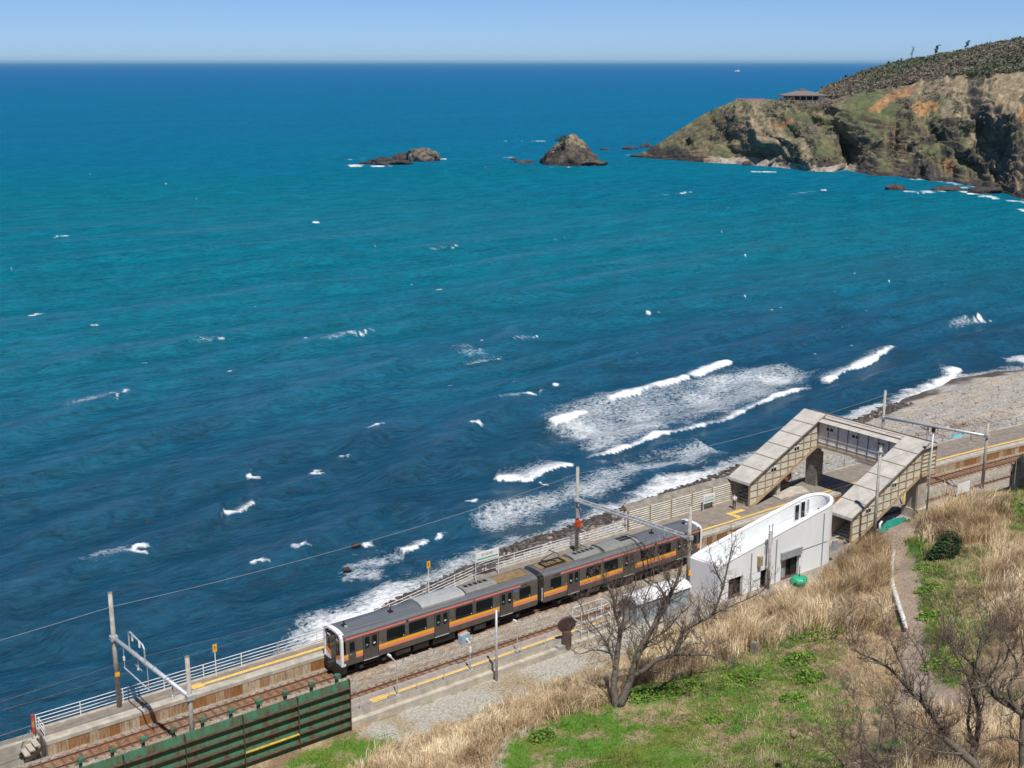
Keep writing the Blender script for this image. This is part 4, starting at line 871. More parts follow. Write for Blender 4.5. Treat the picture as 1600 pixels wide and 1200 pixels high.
    MB().tube([(47.3, yl - .02, 3.4), (47.3, yl - .45, 3.6), (48.1, yl - .45, 3.6), (48.1, yl + .1, 3.4)], .035, 6).build('bracket', STEEL, t)
    MB().bx(47.6, 48.2, yl - .3, yl + .0, 2.2, 3.1).build('wall_box', GREYP, t)
    MB().bx(31.0, 32.0, -10.0, -9.4, .85, 1.25).build('step_block', CONC, t)
    for x in (36.4, 39.7, 46.2): MB().tube([(x, yl - .07, .88), (x, yl - .07, zt(x) - .35)], .045, 8).build('downpipe', GREYP, t)
    MB().tube([(43.3, yl - .05, 3.25), (46.9, yl - .05, 3.3)], .02, 6).build('conduit', GREYP, t)
    MB().bx(32.3, 46.6, yl - .012, yl - .002, .6, 1.12).build('base_course', CONC, t) if False else None
make_station()

# ------------------------------------------------------------------ two-car train
def make_car(flip, label):
    X = (lambda u: 39.6 - u) if flip else (lambda u: u)
    YC = 1.40
    t = thing('train_car', label, 'train', (X(9.75), YC, 0), 'cars of the train at the platform')
    LN = 19.45
    def bx(name, m, u0, u1, y0, y1, z0, z1, parent=None): return MB().bx(X(u0), X(u1), y0, y1, z0, z1).build(name, m, parent or t)
    def prof(pts): return [(YC - a, z) for a, z in pts] + [(YC + a, z) for a, z in reversed(pts)]
    side = [(1.33, .95), (1.385, 1.25), (1.40, 1.5), (1.40, 3.15), (1.375, 3.42)]
    MB().prism(prof(side), 'x', X(.12), X(LN)).build('body', TBODY, t)
    roof = MB().prism(prof([(1.372, 3.422), (1.30, 3.52), (1.08, 3.62), (.7, 3.69), (.3, 3.72), (0.01, 3.725)]), 'x', X(.10), X(LN)).build('roof', TROOF, t)
    for yy in (-.95, -.55, .55, .95): MB().bx(X(1.2), X(LN - .1), YC + yy - .025, YC + yy + .025, 3.60, 3.60 + (.075 if abs(yy) > .8 else .12)).build('roof_rib', TROOF, roof)
    MB().bx(X(.15), X(LN), YC - 1.36, YC - 1.31, 3.44, 3.52).build('gutter', TACB, roof)
    def rrect(y, u0, u1, z0, z1, r, dy, m, name, parent):
        p = []
        for cx, cz, a0 in ((u1 - r, z0 + r, -90), (u1 - r, z1 - r, 0), (u0 + r, z1 - r, 90), (u0 + r, z0 + r, 180)):
            for k in range(5): a = radians(a0 + k * 22.5); p.append((X(cx + r * cos(a)), cz + r * sin(a)))
        return MB().prism(p, 'y', y, y + dy).build(name, m, parent)
    doors = ((1.9, 3.25), (8.7, 10.05), (15.4, 16.7)); wins = ((4.1, 5.75), (6.2, 7.85), (10.8, 12.45), (12.9, 14.55), (17.5, 18.65))
    for y, sg in ((0.0, -1), (2.8, 1)):
        for u0, u1 in wins:
            fr = rrect(y, u0 - .05, u1 + .05, 2.02, 3.03, .14, sg * .012, BLACK, 'window', t); rrect(y + sg * .012, u0, u1, 2.07, 2.98, .11, sg * .006, GLASS, 'pane', fr)
            bx('window_latch', WHITEM, u1 - .14, u1 - .06, y + sg * .012, y + sg * .03, 2.10, 2.17, fr)
        for u0, u1 in doors:
            bx('door_frame', BLACK, u0 - .05, u1 + .05, y, y + sg * .006, 1.02, 3.12)
            for a, b_ in ((u0, (u0 + u1) / 2 - .01), ((u0 + u1) / 2 + .01, u1)):
                d = bx('door', TDOOR, a, b_, y, y + sg * .016, 1.06, 3.09); rrect(y + sg * .016, a + .12, b_ - .12, 1.98, 2.95, .10, sg * .008, GLASS, 'door_window', d)
                bx('door_sticker', SIGNW if a > u0 else SIGNG, a + .22, b_ - .25, y + sg * .024, y + sg * .027, 2.22, 2.34, d)
            bx('door_sill', STEEL, u0 - .02, u1 + .02, y, y + sg * .05, .985, 1.045)
            bx('door_lamp', YEL, u1 + .14, u1 + .22, y, y + sg * .02, 2.05, 2.14)
        cdoor = bx('cab_door', TDOOR, .58, 1.18, y, y + sg * .014, 1.0, 3.08); rrect(y + sg * .014, .66, 1.10, 2.05, 2.9, .06, sg * .006, GLASS, 'cab_window', cdoor); bx('handle', STEEL, .64, .86, y + sg * .014, y + sg * .04, 1.86, 1.90, cdoor)
        for a, b_ in ((.14, .52), (1.22, 1.84), (3.32, 8.62), (10.12, 15.32), (16.78, LN - .02)):
            bx('yellow_stripe', YEL, a, b_, y, y + sg * .005, 1.74, 1.95); bx('pink_stripe', SALM, a, b_, y, y + sg * .005, 1.48, 1.737)
        for a, b_ in ((.3, 5.9), (6.15, 12.55), (12.75, 17.55)): bx('upper_stripe', PINK, a, b_, y, y + sg * .006, 3.16, 3.33)
        bx('destination_panel', BLACK, 5.92, 6.13, y, y + sg * .006, 3.17, 3.32)
        bx('car_number', SIGNK, 17.65, 18.3, y, y + sg * .005, 3.2, 3.28)
        if not flip:
            for a in (17.0, 17.22): bx('access_sticker', BLUE, a - .09, a + .09, y, y + sg * .006, 2.82, 3.0)
    # cab end
    fpts = [(1.36, .98), (1.40, 1.5), (1.40, 3.1), (1.34, 3.42), (1.08, 3.66), (.6, 3.76), (0.01, 3.78)]
    face = prof(fpts); fr = MB(); c = np.array((YC, 2.35)); inn = [tuple(c + (np.array(p) - c) * np.array((.86, .885))) for p in face]; n = len(face)
    V = [(X(-.10), *p) for p in face] + [(X(.30), *p) for p in face] + [(X(-.10), *p) for p in inn] + [(X(.30), *p) for p in inn]; F = []
    for k in range(n - 1):
        q = k + 1; F += [(k, q, n + q, n + k), (2 * n + k, 3 * n + k, 3 * n + q, 2 * n + q), (k, 2 * n + k, 2 * n + q, q), (n + k, n + q, 3 * n + q, 3 * n + k)]
    fr.v = V; fr.f = F; fr.build('front_mask', TWH, t)
    fc = MB().prism([tuple(c + (np.array(p) - c) * np.array((.87, .89))) for p in face], 'x', X(.02), X(.16)).build('windscreen', GLASS, t)
    bx('gangway_door', TDOOR, -.03, .03, YC - .38, YC + .38, 1.05, 3.25, fc); bx('gangway_window', GLASS, -.045, -.028, YC - .27, YC + .27, 2.1, 2.95, fc)
    for s in (-1, 1):
        bx('wiper', BLACK, -.02, .03, YC + s * .75 - .02, YC + s * .75 + .02, 1.95, 2.7, fc)
        MB().prism([(YC + s * .42, 1.02), (YC + s * 1.28, 1.02), (YC + s * 1.28, 1.62), (YC + s * .42, 1.30)], 'x', X(-.045), X(.0)).build('white_apron', TWH, t)
        MB().prism([(YC + s * .42, 1.31), (YC + s * 1.28, 1.63), (YC + s * 1.28, 1.80), (YC + s * .42, 1.46)], 'x', X(-.04), X(.0)).build('apron_pink', SALM, t)
        MB().prism([(YC + s * .42, 1.47), (YC + s * 1.28, 1.81), (YC + s * 1.28, 1.96), (YC + s * .42, 1.62)], 'x', X(-.04), X(.0)).build('apron_yellow', ORNG, t)
        MB().prism([(YC + s * .5, 3.0), (YC + s * .95, 3.0), (YC + s * .9, 3.12), (YC + s * .5, 3.14)], 'x', X(-.02), X(.01)).build('headlight', SIGNW, t)
        bx('tail_light', RED, -.05, -.02, YC + s * 1.0 - .1, YC + s * 1.0 + .1, 3.2, 3.26)
    bx('destination_blind', BLACK, -.02, .02, YC - .45, YC + .45, 3.28, 3.5, fc)
    MB().prism([(YC - 1.3, .9), (YC - 1.2, .25), (YC - .6, .12), (YC + .6, .12), (YC + 1.2, .25), (YC + 1.3, .9)], 'x', X(-.16), X(.45)).build('skirt', BLACK, t)
    bx('coupler', UNDER, -.55, .1, YC - .18, YC + .18, .72, 1.05)
    # running gear
    for ub in (2.9, 16.4):
        bg_ = bx('bogie', UNDER, ub - 1.5, ub + 1.5, YC - .95, YC + .95, .38, .62)
        for du in (-1.05, 1.05):
            for s in (-1, 1):
                y0 = YC + s * .565; MB().tube([(X(ub + du), y0 - .06, .43), (X(ub + du), y0 + .06, .43)], .43, 20).build('wheel', UNDER, bg_)
                bx('axle_box', UNDER, ub + du - .17, ub + du + .17, YC + s * 1.05 - .09, YC + s * 1.05 + .09, .30, .60, bg_)
        bx('bolster', UNDER, ub - .4, ub + .4, YC - 1.2, YC + 1.2, .60, .94, bg_)
    MB().prism(prof([(1.1, .80), (1.2, .95)]), 'x', X(.5), X(LN - .2)).build('underframe', UNDER, t)
    for a, b_, d in ((5.0, 6.4, .42), (6.7, 8.2, .35), (8.6, 10.8, .30), (11.2, 12.4, .45), (12.8, 14.0, .38)): bx('equipment_box', UNDER if d > .36 else BLACK, a, b_, YC - 1.22, YC + 1.22, d, .93)
    # roof units
    def dome(name, m, u0, u1, w_, z1, slots):
        pr = [(YC - w_, 3.58), (YC - w_, 3.78), (YC - w_ * .82, z1 - .10), (YC - w_ * .4, z1), (YC + w_ * .4, z1), (YC + w_ * .82, z1 - .10), (YC + w_, 3.78), (YC + w_, 3.58)]
        o = MB().prism(pr, 'x', X(u0), X(u1)).build(name, m, t)
        for (a, b_, y0, y1) in slots: MB().bx(X(a), X(b_), YC + y0, YC + y1, z1 - .03, z1 + .012).build('grille', BLACK if m is TACB else GREYP, o)
    dome('air_conditioner', TAC if not flip else TACB, 7.7, 12.0, 1.02, 4.06, ((10.3, 11.8, -.42, -.05), (10.6, 11.8, .05, .42)) if not flip else ((8.2, 9.6, -.42, -.05), (8.2, 9.6, .05, .42)))
    dome('vent_cover', TACB, 12.25, 15.5, .82, 3.99, tuple((12.6 + .5 * k, 12.95 + .5 * k, -.2, .25) for k in range(5)))
    MB().prism([(YC - .75, 3.60), (YC - .75, 3.76), (YC + .75, 3.76), (YC + .75, 3.60)], 'x', X(15.6), X(19.1)).build('walkway_plate', TRSTN, t)
    for u_ in (1.0, 5.3):
        a = MB().box((X(u_), YC, 3.78), (.36, .36, .1)).tube([(X(u_), YC, 3.8), (X(u_), YC, 4.12)], .05, 6).build('antenna', BLACK, t)
        if u_ < 2: bx('horn_cover', STEEL, u_ - .1, u_ + .1, YC - .42, YC - .2, 3.72, 3.84)
    if flip:
        pg = MB().bx(X(16.3), X(18.6), YC - .5, YC - .44, 3.84, 3.9).bx(X(16.3), X(18.6), YC + .44, YC + .5, 3.84, 3.9).bx(X(16.3), X(16.4), YC - .5, YC + .5, 3.84, 3.9).bx(X(18.5), X(18.6), YC - .5, YC + .5, 3.84, 3.9).build('pantograph', BLACK, t)
        MB().tube([(X(17.0), YC - .1, 3.92), (X(18.7), YC - .1, 4.30)], .05, 6).build('lower_arm', BLACK, pg)
        MB().tube([(X(18.7), YC, 4.30), (X(17.2), YC, 4.72)], .035, 6).build('upper_arm', BLACK, pg)
        MB().tube([(X(17.2), YC - .75, 4.62), (X(17.2), YC - .5, 4.74), (X(17.2), YC + .5, 4.74), (X(17.2), YC + .75, 4.62)], .03, 6).build('collector_head', BLACK, pg)
        for q in range(4):
            for s in (-1, 1): MB().tube([(X(16.35 + q * .72), YC + s * .3, 3.76), (X(16.35 + q * .72), YC + s * .3, 3.86)], .07, 8).build('insulator', BROWN, pg)
        MB().tube([(X(16.2), YC - .62, 3.80), (X(18.9), YC - .62, 3.80)], .035, 6).build('roof_cable', BLACK, t)
    # gangway bellows at the coupled end
    bx('gangway_bellows', BLACK, LN, LN + .36, YC - .72, YC + .72, 1.0, 3.3)
    for s in (-1, 1): bx('gap_guard', STEEL if s < 0 else GREYP, LN, LN + .12, YC + s * 1.22 - .03, YC + s * 1.22 + .03, 1.1, 2.3)
make_car(False, 'leading grey train car with white-framed black cab face and silver roof unit')
make_car(True, 'trailing grey train car with pantograph on its roof, partly behind the bare tree')

# ------------------------------------------------------------------ catenary portals and wires
def portal(xs_, ys_, base, tops, zbeam, kindb, lab):
    t = thing('catenary_portal', lab, 'catenary portal', ((xs_[0] + xs_[1]) / 2, (ys_[0] + ys_[1]) / 2, 0), 'catenary portals over the tracks')
    A = np.array((xs_[0], ys_[0], zbeam[0])); B = np.array((xs_[1], ys_[1], zbeam[1]))
    for i in (0, 1):
        MB().tube([(xs_[i], ys_[i], base[i]), (xs_[i], ys_[i], tops[i])], [.19, .15], 14).build('pole', POLE, t, True)
        MB().tube([(xs_[i], ys_[i], tops[i]), (xs_[i], ys_[i], tops[i] + .03)], .16, 14).build('pole_cap', CONCD, t)
        MB().box((xs_[i], ys_[i], zbeam[i]), (.5, .5, .35)).build('clamp', STEEL, t)
    if kindb == 'tube':
        MB().tube([A, B], .16, 12).build('beam', STEEL, t, True)
        for f in (.3, .42, .55, .72): p = A + (B - A) * f; MB().tube([p - (B - A) / np.linalg.norm(B - A) * .05, p + (B - A) / np.linalg.norm(B - A) * .05], .2, 12).build('beam_band', GREYP, t)
    else:
        for dx in (-.28, .28):
            o = np.array((dx, 0, 0)); MB().beam(A + o, B + o, .13, .16).build('beam', STEEL, t)
        for f in np.linspace(.04, .96, 12): p = A + (B - A) * f; MB().beam(p + (-.28, 0, 0), p + (.28, 0, 0), .07, .07).build('rung', STEEL, t)
    for yc_ in (1.42, -3.1):
        s = float(s_of(xs_[0])); f = (ys_[0] - yc_ - s) / (ys_[0] - ys_[1]); p = A + (B - A) * f
        MB().tube([p, p + (0, 0, -.9)], .05, 6).build('drop_arm', STEEL, t); MB().tube([p + (0, .7, -.85), p + (0, -.7, -.85)], .03, 6).build('steady_arm', STEEL, t)
        MB().tube([p + (0, 0, -.9), p + (0, 0, -1.05)], .09, 8).build('insulator', SIGNW, t)
    return t, A, B
t1, A, B = portal((-16.1, -14.7), (4.75, -5.3), (PZ, -.3), (9.9, 8.45), (6.4, 5.5), 'tube', 'round-tube catenary portal at the left end of the platforms')
MB().tube([(-15.75, 2.6, 6.2), (-15.75, 2.6, 7.5), (-15.75, 2.3, 7.7), (-15.6, .4, 7.4), (-15.6, .1, 7.2), (-15.6, .1, 5.9)], .055, 8).build('hoop', STEEL, t1)
for yy in (2.0, .7): MB().tube([(-15.7, yy, 7.55), (-15.7, yy, 7.1)], .07, 8).build('insulator', SIGNW, t1)
MB().tube([(-16.0, 3.3, 4.6), (-15.6, -.4, 4.2)], .05, 8).build('registration_arm', STEEL, t1); MB().tube([(-15.6, -.2, 5.9), (-15.6, -.2, 4.3)], .03, 6).build('hanger', STEEL, t1); MB().tube([(-16.0, 3.2, 6.2), (-16.0, 3.2, 4.6)], .03, 6).build('hanger', STEEL, t1)
MB().tube([(-16.0, 3.2, 5.5), (-16.0, 3.2, 5.2)], .08, 8).build('insulator', SIGNW, t1)
MB().bx(-16.3, -15.95, 4.53, 4.55, 3.4, 3.75).build('yellow_plate', YEL, t1)
t2, A, B = portal((30.1, 31.9), (7.3, -5.9), (PZ, .3), (9.6, 9.1), (6.3, 6.1), 'ladder', 'ladder-beam catenary portal over the middle of the train')
MB().bx(29.7, 30.2, 6.85, 7.1, 3.75, 4.35).build('orange_lamp_box', RED, t2); MB().bx(29.95, 30.4, 6.86, 6.99, 3.7, 3.95).build('orange_lamp', ORNG, t2); MB().bx(29.7, 30.3, 6.95, 7.05, 4.6, 5.5).build('notice_plate', GREYP, t2)
MB().bx(31.72, 31.95, -6.16, -6.10, 2.6, 3.1).build('yellow_plate', YEL, t2)
t3, A, B = portal((79.6, 78.2), (9.0, -5.6), (-1.0, 1.0), (8.95, 8.6), (5.6, 7.0), 'tube', 'pale blue-grey catenary portal beyond the footbridge')
MB().tube([(78.4, -5.4, 8.3), (79.6, -3.4, 8.35)], .05, 6).build('side_arm', BFRM, t3); MB().tube([(79.0, 2.4, 6.2), (79.0, 2.4, 2.6)], .11, 8).build('drop_post', STEEL, t3)
def wire(label, pts, sag, r=.013, m=WIRE, n=14):
    P_ = []
    for a, b_ in zip(pts[:-1], pts[1:]):
        for k in range(n): f = k / n; p = np.array(a) + (np.array(b_) - np.array(a)) * f; p[2] -= sag * 4 * f * (1 - f); P_.append(p)
    P_.append(np.array(pts[-1])); tag(MB().tube(P_, r, 4).build('overhead_wire', m, fix=False), label, 'wire')
wire('pale feeder wire strung along the tops of the seaward poles', [(-70, 4.6, 8.9), (-16.1, 4.6, 8.9), (30.1, 7.15, 9.0), (79.6, 8.8, 8.5), (130, 4, 8.5)], .7, .012, WIREG)
for yc_, nm in ((1.42, 'track beside the sea platform'), (-3.1, 'track beside the landward platform')):
    ps = [(-70, yc_, 6.0), (-15.6, yc_, 6.0), (30.9, yc_, 5.9), (79, yc_ + float(s_of(79)), 6.0), (130, yc_ + float(s_of(130)), 6.0)]
    wire('upper catenary wire above the ' + nm, ps, .55, .012); wire('lower contact wire above the ' + nm, [(a, b_, 5.05) for a, b_, c in ps], .02, .012)
wire('dark power cable from the left portal pole towards the left edge', [(-70, -5.2, 7.3), (-14.7, -5.2, 7.2), (31.9, -5.8, 7.3)], .6, .014)
wire('service wire from the utility pole to the station building', [(53.4, -9.6, 9.6), (38.2, -9.7, 6.8)], .4, .012); wire('service wire from the utility pole to the far lamp pole', [(53.4, -9.6, 9.8), (63.4, -8.6, 10.2)], .25, .012)

# ------------------------------------------------------------------ rusty green barrier beside the track
def make_barrier():
    t = thing('green_barrier', 'rusty green corrugated steel barrier beside the track at lower left', 'barrier', (-14, -7.1, 0)); y = -7.1; top = 4.0
    edges = [-3.55 - 4.15 * i for i in range(7)]
    for i in range(6):
        a, b_ = edges[i + 1] + .03, edges[i] - .03
        for k in range(6):
            z0 = top - (k + 1) * .74
            MB().prism([(y - .14, z0 + .16), (y + .0, z0 + .73), (y + .08, z0 + .73), (y - .06, z0 + .16)], 'x', a, b_).build('corrugated_strip', GREEN, t)
            MB().prism([(y - .30, z0 + .18), (y - .24, z0 + .21), (y + .06, z0 + .19), (y + .06, z0 - .02), (y - .0, z0 - .04), (y - .28, z0 + .10)], 'x', a + .01, b_ - .01).build('lower_flange', YELST if (i == 1 and k == 3) else RUSTF, t)
        MB().bx(a - .045, a + .02, y - .20, y + .1, -.4, top - .02).build('joint_strip', RUSTF, t)
    MB().bx(edges[0] - .03, edges[0] + .05, y - .2, y + .12, -.4, top + .05).build('end_post', RUSTF, t)
    for i in range(13):
        x = -4.2 - i * 2.05; MB().box((x, y + .55, 2.1), (.14, .3, 4.6)).build('rear_post', GREEN, t); MB().box((x, y + .42, 4.3), (.42, .3, .24)).build('post_head', GREEN, t)
make_barrier()

# ------------------------------------------------------------------ poles, lamps, signs
def gnd(px, py, it=25):
    px = np.asarray(px, float); py = np.asarray(py, float); z = np.full(px.shape, 2.0)
    d = FW + RT * ((px - 800) / FPX)[..., None] + UP * ((600 - py) / FPX)[..., None]
    for _ in range(it):
        P_ = CAM + d * ((z - CAM[2]) / d[..., 2])[..., None]; z = z + .6 * (np.clip(H(P_[..., 0], P_[..., 1]), -.5, 40) - z)
    return CAM + d * ((z - CAM[2]) / d[..., 2])[..., None]
def top_at(base, px, py):                        # height of the pixel row above a base point, same distance
    d = ray(px, py); k = np.hypot(*(base[:2] - CAM[:2])) / np.hypot(d[0], d[1]); return float(CAM[2] + d[2] * k)
def pole(name, label, cat, b, ztop, r0, r1, m, extra=None):
    t = thing(name, label, cat, tuple(b)); MB().tube([(b[0], b[1], b[2] - .5), (b[0], b[1], ztop)], [r0, r1], 12).build('shaft', m, t, True)
    if extra: extra(t, b, ztop)
    return t
b = np.array((53.4, -9.7, float(H(53.4, -9.7)))); pole('utility_pole', 'thick concrete utility pole in front of the landward footbridge stair', 'utility pole', b, top_at(b, 1367, 697), .17, .14, POLE, lambda t, b, z: (MB().tube([b + (0, 0, z - b[2]), b + (0, 0, z - b[2] + .06)], .16, 12).build('cap', CONCD, t), MB().bx(b[0] - .2, b[0] + .2, b[1] - .2, b[1] + .2, z - .6, z - .45).build('clamp', STEEL, t)))
b = np.array((63.3, -8.7, float(H(63.3, -8.7)))); pole('lamp_pole', 'slim blue-grey steel pole right of the landward footbridge stair', 'pole', b, top_at(b, 1441, 672), .10, .08, STEEL, lambda t, b, z: (MB().bx(b[0] - .14, b[0] + .14, b[1] - .14, b[1] + .14, z - .1, z + .35).build('head_unit', BLACK, t), MB().tube([b + (0, 0, z - b[2]), b + (0, 0, z - b[2] + .9)], .03, 6).build('spike', STEEL, t)))
b = np.array((38.2, -9.75, .88)); 
def _x(t, b, z):
    for s in (-.22, .22): MB().bx(b[0] + s - .03, b[0] + s + .03, b[1] - .03, b[1] + .03, z - 1.2, z + .7).build('fork_post', STEEL, t)
    MB().bx(b[0] - .3, b[0] + .3, b[1] - .05, b[1] + .05, z - .25, z - .15).build('crossbar', STEEL, t); MB().tube([b + (-1.4, -.2, 2.3), b + (0, 0, 2.3)], .03, 6).build('side_arm', STEEL, t)
pole('utility_pole', 'concrete service pole with forked steel top against the white station wall', 'utility pole', b, top_at(b, 1195, 830), .14, .12, POLE, _x)
b = np.array((9.2, -7.75, 0.0)); pole('steel_mast', 'tall bare galvanised mast standing in the gravel lot before the train', 'mast', b, top_at(b, 774, 953), .11, .09, STEEL, lambda t, b, z: MB().tube([b, b + (0, 0, .12)], .3, 10).build('footing', CONC, t))
def platlamp(px, py, label, h, arm):
    b = W(px, py, PZ + .02); b[1] = max(-6.3, min(b[1], -6.0)); t = thing('platform_lamp', label, 'lamp', tuple(b), 'lamps on the landward platform')
    MB().tube([b, b + (0, 0, h)], .045, 8).build('post', STEEL, t); MB().tube([b + (0, 0, h - .03), b + (-.05, arm, h + .16)], .045, 8).build('arm', STEEL, t)
    MB().box(b + (-.06, arm + .12, h + .2), (.16, .4, .12)).build('lamp_head', WHITEM, t); MB().box(b + (0, 0, .04), (.4, .4, .08)).build('base', CONC, t); return b, t
platlamp(622, 1087, 'L-shaped lamp post nearest the front of the train', 2.7, .8)
b, t = platlamp(735, 1047, 'lamp post with blue-grey monitor box and orange rim', 2.3, .3)
MB().box(b + (-.2, .5, 2.55), (.95, .35, .75), .2).build('monitor_box', mat('monitor', (.30, .40, .50), .4, .1, 3), t); MB().box(b + (-.2, .72, 2.95), (.98, .08, .12), .2).build('orange_rim', ORNG, t); MB().box(b + (0, 0, 1.75), (.16, .16, .45)).build('white_box', SIGNW, t)
platlamp(805, 1016, 'thin lamp post midway along the landward platform', 2.4, .1)
def marker(b, h, label, plate):
    t = thing('marker_post', label, 'marker post', tuple(b)); MB().tube([b, b + np.array((0, 0, h))], .04, 8).build('post', WHITEM, t)
    if plate == 'y': o = MB().box(b + np.array((0, -.03, h + .15)), (.34, .05, .62)).build('plate', YEL, t); MB().box(b + np.array((0, -.06, h + .2)), (.06, .02, .3)).build('digit', SIGNK, t)
    else:
        for i in range(3): MB().box(b + np.array((0, -.01, .8 + i * .5)), (.16, .14, .46)).build('stripe', (RED, ORNG, RED)[i], t)
marker(np.array((-8.4, 4.85, PZ)), 2.2, 'yellow stop marker on a white post by the platform tactile strip', 'y')
marker(np.array((12.3, 6.3, PZ)), 3.4, 'yellow stop marker showing just above the train roof', 'y')
marker(np.array((-22.3, 4.75, .3)), .75, 'orange and red striped post beside the platform steps', 's')
# brown disc monument, shelters, white wire cage
m_ = thing('disc_monument', 'brown round disc standing on a stout drum on the landward platform', 'monument', (17.0, -6.85, .5))
MB().tube([(17.0, -6.9, .5), (17.0, -6.9, 1.75)], [.42, .36], 16).build('drum', BROWN, m_); MB().tube([(16.97, -6.98, 2.35), (17.03, -6.80, 2.4)], .76, 28).build('disc', BROWN, m_); MB().box((16.5, -6.8, .6), (1.0, .7, .2)).build('plinth', GREYP, m_)
cg = thing('wire_cage', 'white framed wire-mesh cage on the landward platform left of the shelter', 'cage', (20.3, -6.3, PZ))
for x in (18.7, 19.5, 20.3, 21.1, 21.9):
    for y in (-6.75, -5.6):
        if y < -6 or x in (18.7, 21.9): MB().tube([(x, y, .9 if y > -6.5 else .55), (x, y, 2.9)], .035, 6).build('post', WHITEM, cg)
for z in (1.2, 2.0, 2.9):
    for y in (-6.75, -5.6): MB().tube([(18.7, y, z), (21.9, y, z)], .025, 6).build('rail', WHITEM, cg)
    for x in (18.7, 21.9): MB().tube([(x, -6.75, z), (x, -5.6, z)], .025, 6).build('rail', WHITEM, cg)
for i, (x0, lab) in enumerate(((23.6, 'nearer arched white shelter with blue-grey side panels behind the bare tree'), (27.0, 'farther arched white shelter beside the station building behind the tree'))):
    s_ = thing('platform_shelter', lab, 'shelter', (x0 + 1.4, -7.2, .5), 'arched shelters on the landward platform'); y0, y1 = -8.2, -6.2
    MB().bx(x0, x0 + 2.8, y0, y1, .3, 1.0).build('plinth', CONC, s_)
    MB().prism([(y0 - .1, 2.75), (y0 + .3, 3.1), (-7.2, 3.28), (y1 - .3, 3.1), (y1 + .1, 2.75), (y1, 2.7), (-7.2, 3.15), (y0, 2.7)], 'x', x0 - .15, x0 + 2.95).build('arched_roof', WHITEM, s_)
    for k in range(3): a = x0 + .03 + k * .93; MB().bx(a, a + .87, y0 + .02, y0 + .06, 1.0, 2.72).build('side_panel', SHELT, s_)
    for x in (x0, x0 + 2.75): MB().bx(x, x + .05, y0 + .07, y1, 1.0, 2.72).build('end_panel', SHELT, s_)
    for x in (x0, x0 + .93, x0 + 1.86, x0 + 2.78): MB().bx(x - .03, x + .03, y0 - .02, y0 + .018, .9, 2.75).build('post', STEEL, s_)
ws = thing('notice_board', 'blank white notice board on posts by the track at right', 'sign', (74.2, -5.9 + float(s_of(74)), .9)); yy = -5.6 + float(s_of(74))
for x in (73.1, 75.3): MB().bx(x - .04, x + .04, yy, yy + .06, .6, 2.5).build('post', WHITEM, ws)
MB().bx(73.1, 75.3, yy - .05, yy - .005, 1.35, 2.5).build('board', SIGNW, ws)
p = gnd(1410, 792); q = p + (1.2, .2, 0); tag(MB().tube([p + (0, 0, -.2), p + (1.3, .6, 2.3)], .09, 8).build('guy_wire_guard', mat('yellow_guard', (.75, .52, .02), .5, .1, 3), smooth=True), 'leaning bright yellow guy-wire guard below the landward stair', 'guard')
def tarp(name, label, cat, c, size, m, seed, rz=0):
    U, F = ICO[4]; n = fbm(U[:, 0] * 3 + seed, U[:, 1] * 3 + U[:, 2] * 3, seed, 4) - .5; n2 = fbm(U[:, 0] * 9, U[:, 1] * 9 + U[:, 2] * 7, seed + 1, 3) - .5
    V = U * (1 + .7 * n + .25 * n2)[:, None] * np.array(size); V[:, 2] = np.maximum(V[:, 2], -.1); V = rot_about(V, np.zeros(3), rz)
    o = np_mesh(name, V, F, m, True); o.location = c; return tag(o, label, cat)
tarp('net_roll', 'crumpled teal net bundle lying beside the top of the path', 'net', gnd(1393, 822), (2.4, .5, .55), TEAL, 3, .15)
gb = thing('green_bag', 'bright green bag hung on a thin stake in the dry grass', 'bag', tuple(gnd(1247, 932))); p = gnd(1247, 932)
MB().tube([p, p + (0, 0, 2.9)], .035, 6).build('stake', BLACK, gb); U, F = ICO[3]; n = fbm(U[:, 0] * 3, U[:, 1] * 3 + U[:, 2] * 3, 5, 3) - .5; np_mesh('bag', U * (1 + .6 * n)[:, None] * (.85, .65, .5) + (p + (0, 0, 1.5)), F, mat('green_bag', (.02, .34, .17), .5, .2, 5), True, parent=gb)
for i, dx in enumerate((-1, 1)): MB().box(p + (dx * .3, -.5, 1.65), (.28, .05, .25), .4 * dx).build('white_tag', SIGNW, gb)
nf = thing('black_net_screen', 'black netting draped over posts at the right edge', 'net', tuple(gnd(1585, 765))); p = gnd(1585, 768)
for i in range(4): MB().tube([p + (-1.1 + i * .9, 0, -.3), p + (-1.1 + i * .9, 0, 4.0 - .5 * (i % 2))], .04, 6).build('post', BFRM, nf)
gx = np.linspace(-1.2, 3.2, 24); gz = np.linspace(0, 1, 16); V = [(p[0] + a, p[1] - .1 + .25 * sin(a * 3 + 4 * k) + (fbm(a * 1.3, k * 3, 6, 3) - .5) * .9, p[2] + k * (3.7 + .7 * sin(a * 2.3) - .25 * a)) for a in gx for k in gz]
F = [(i * 16 + j, (i + 1) * 16 + j, (i + 1) * 16 + j + 1, i * 16 + j + 1) for i in range(23) for j in range(15)]; o = link_mesh('net', V, F, NETB, nf, True); md = o.modifiers.new('s', 'SOLIDIFY'); md.thickness = .03
wr_ = [gnd(a, b_) for a, b_ in ((1397, 866), (1393, 885), (1392, 905), (1394, 922), (1400, 940), (1406, 958), (1411, 972), (1415, 988))]
tag(MB().tube([q + (0, 0, .32 + .05 * sin(i * 2)) for i, q in enumerate(wr_)], [.16, .2, .2, .24, .22, .2, .2, .15], 10).build('white_log', mat('white_log', (.62, .60, .56), .85, .45, 5, .04, 9), smooth=True), 'weathered white log lying along the left edge of the path', 'log')
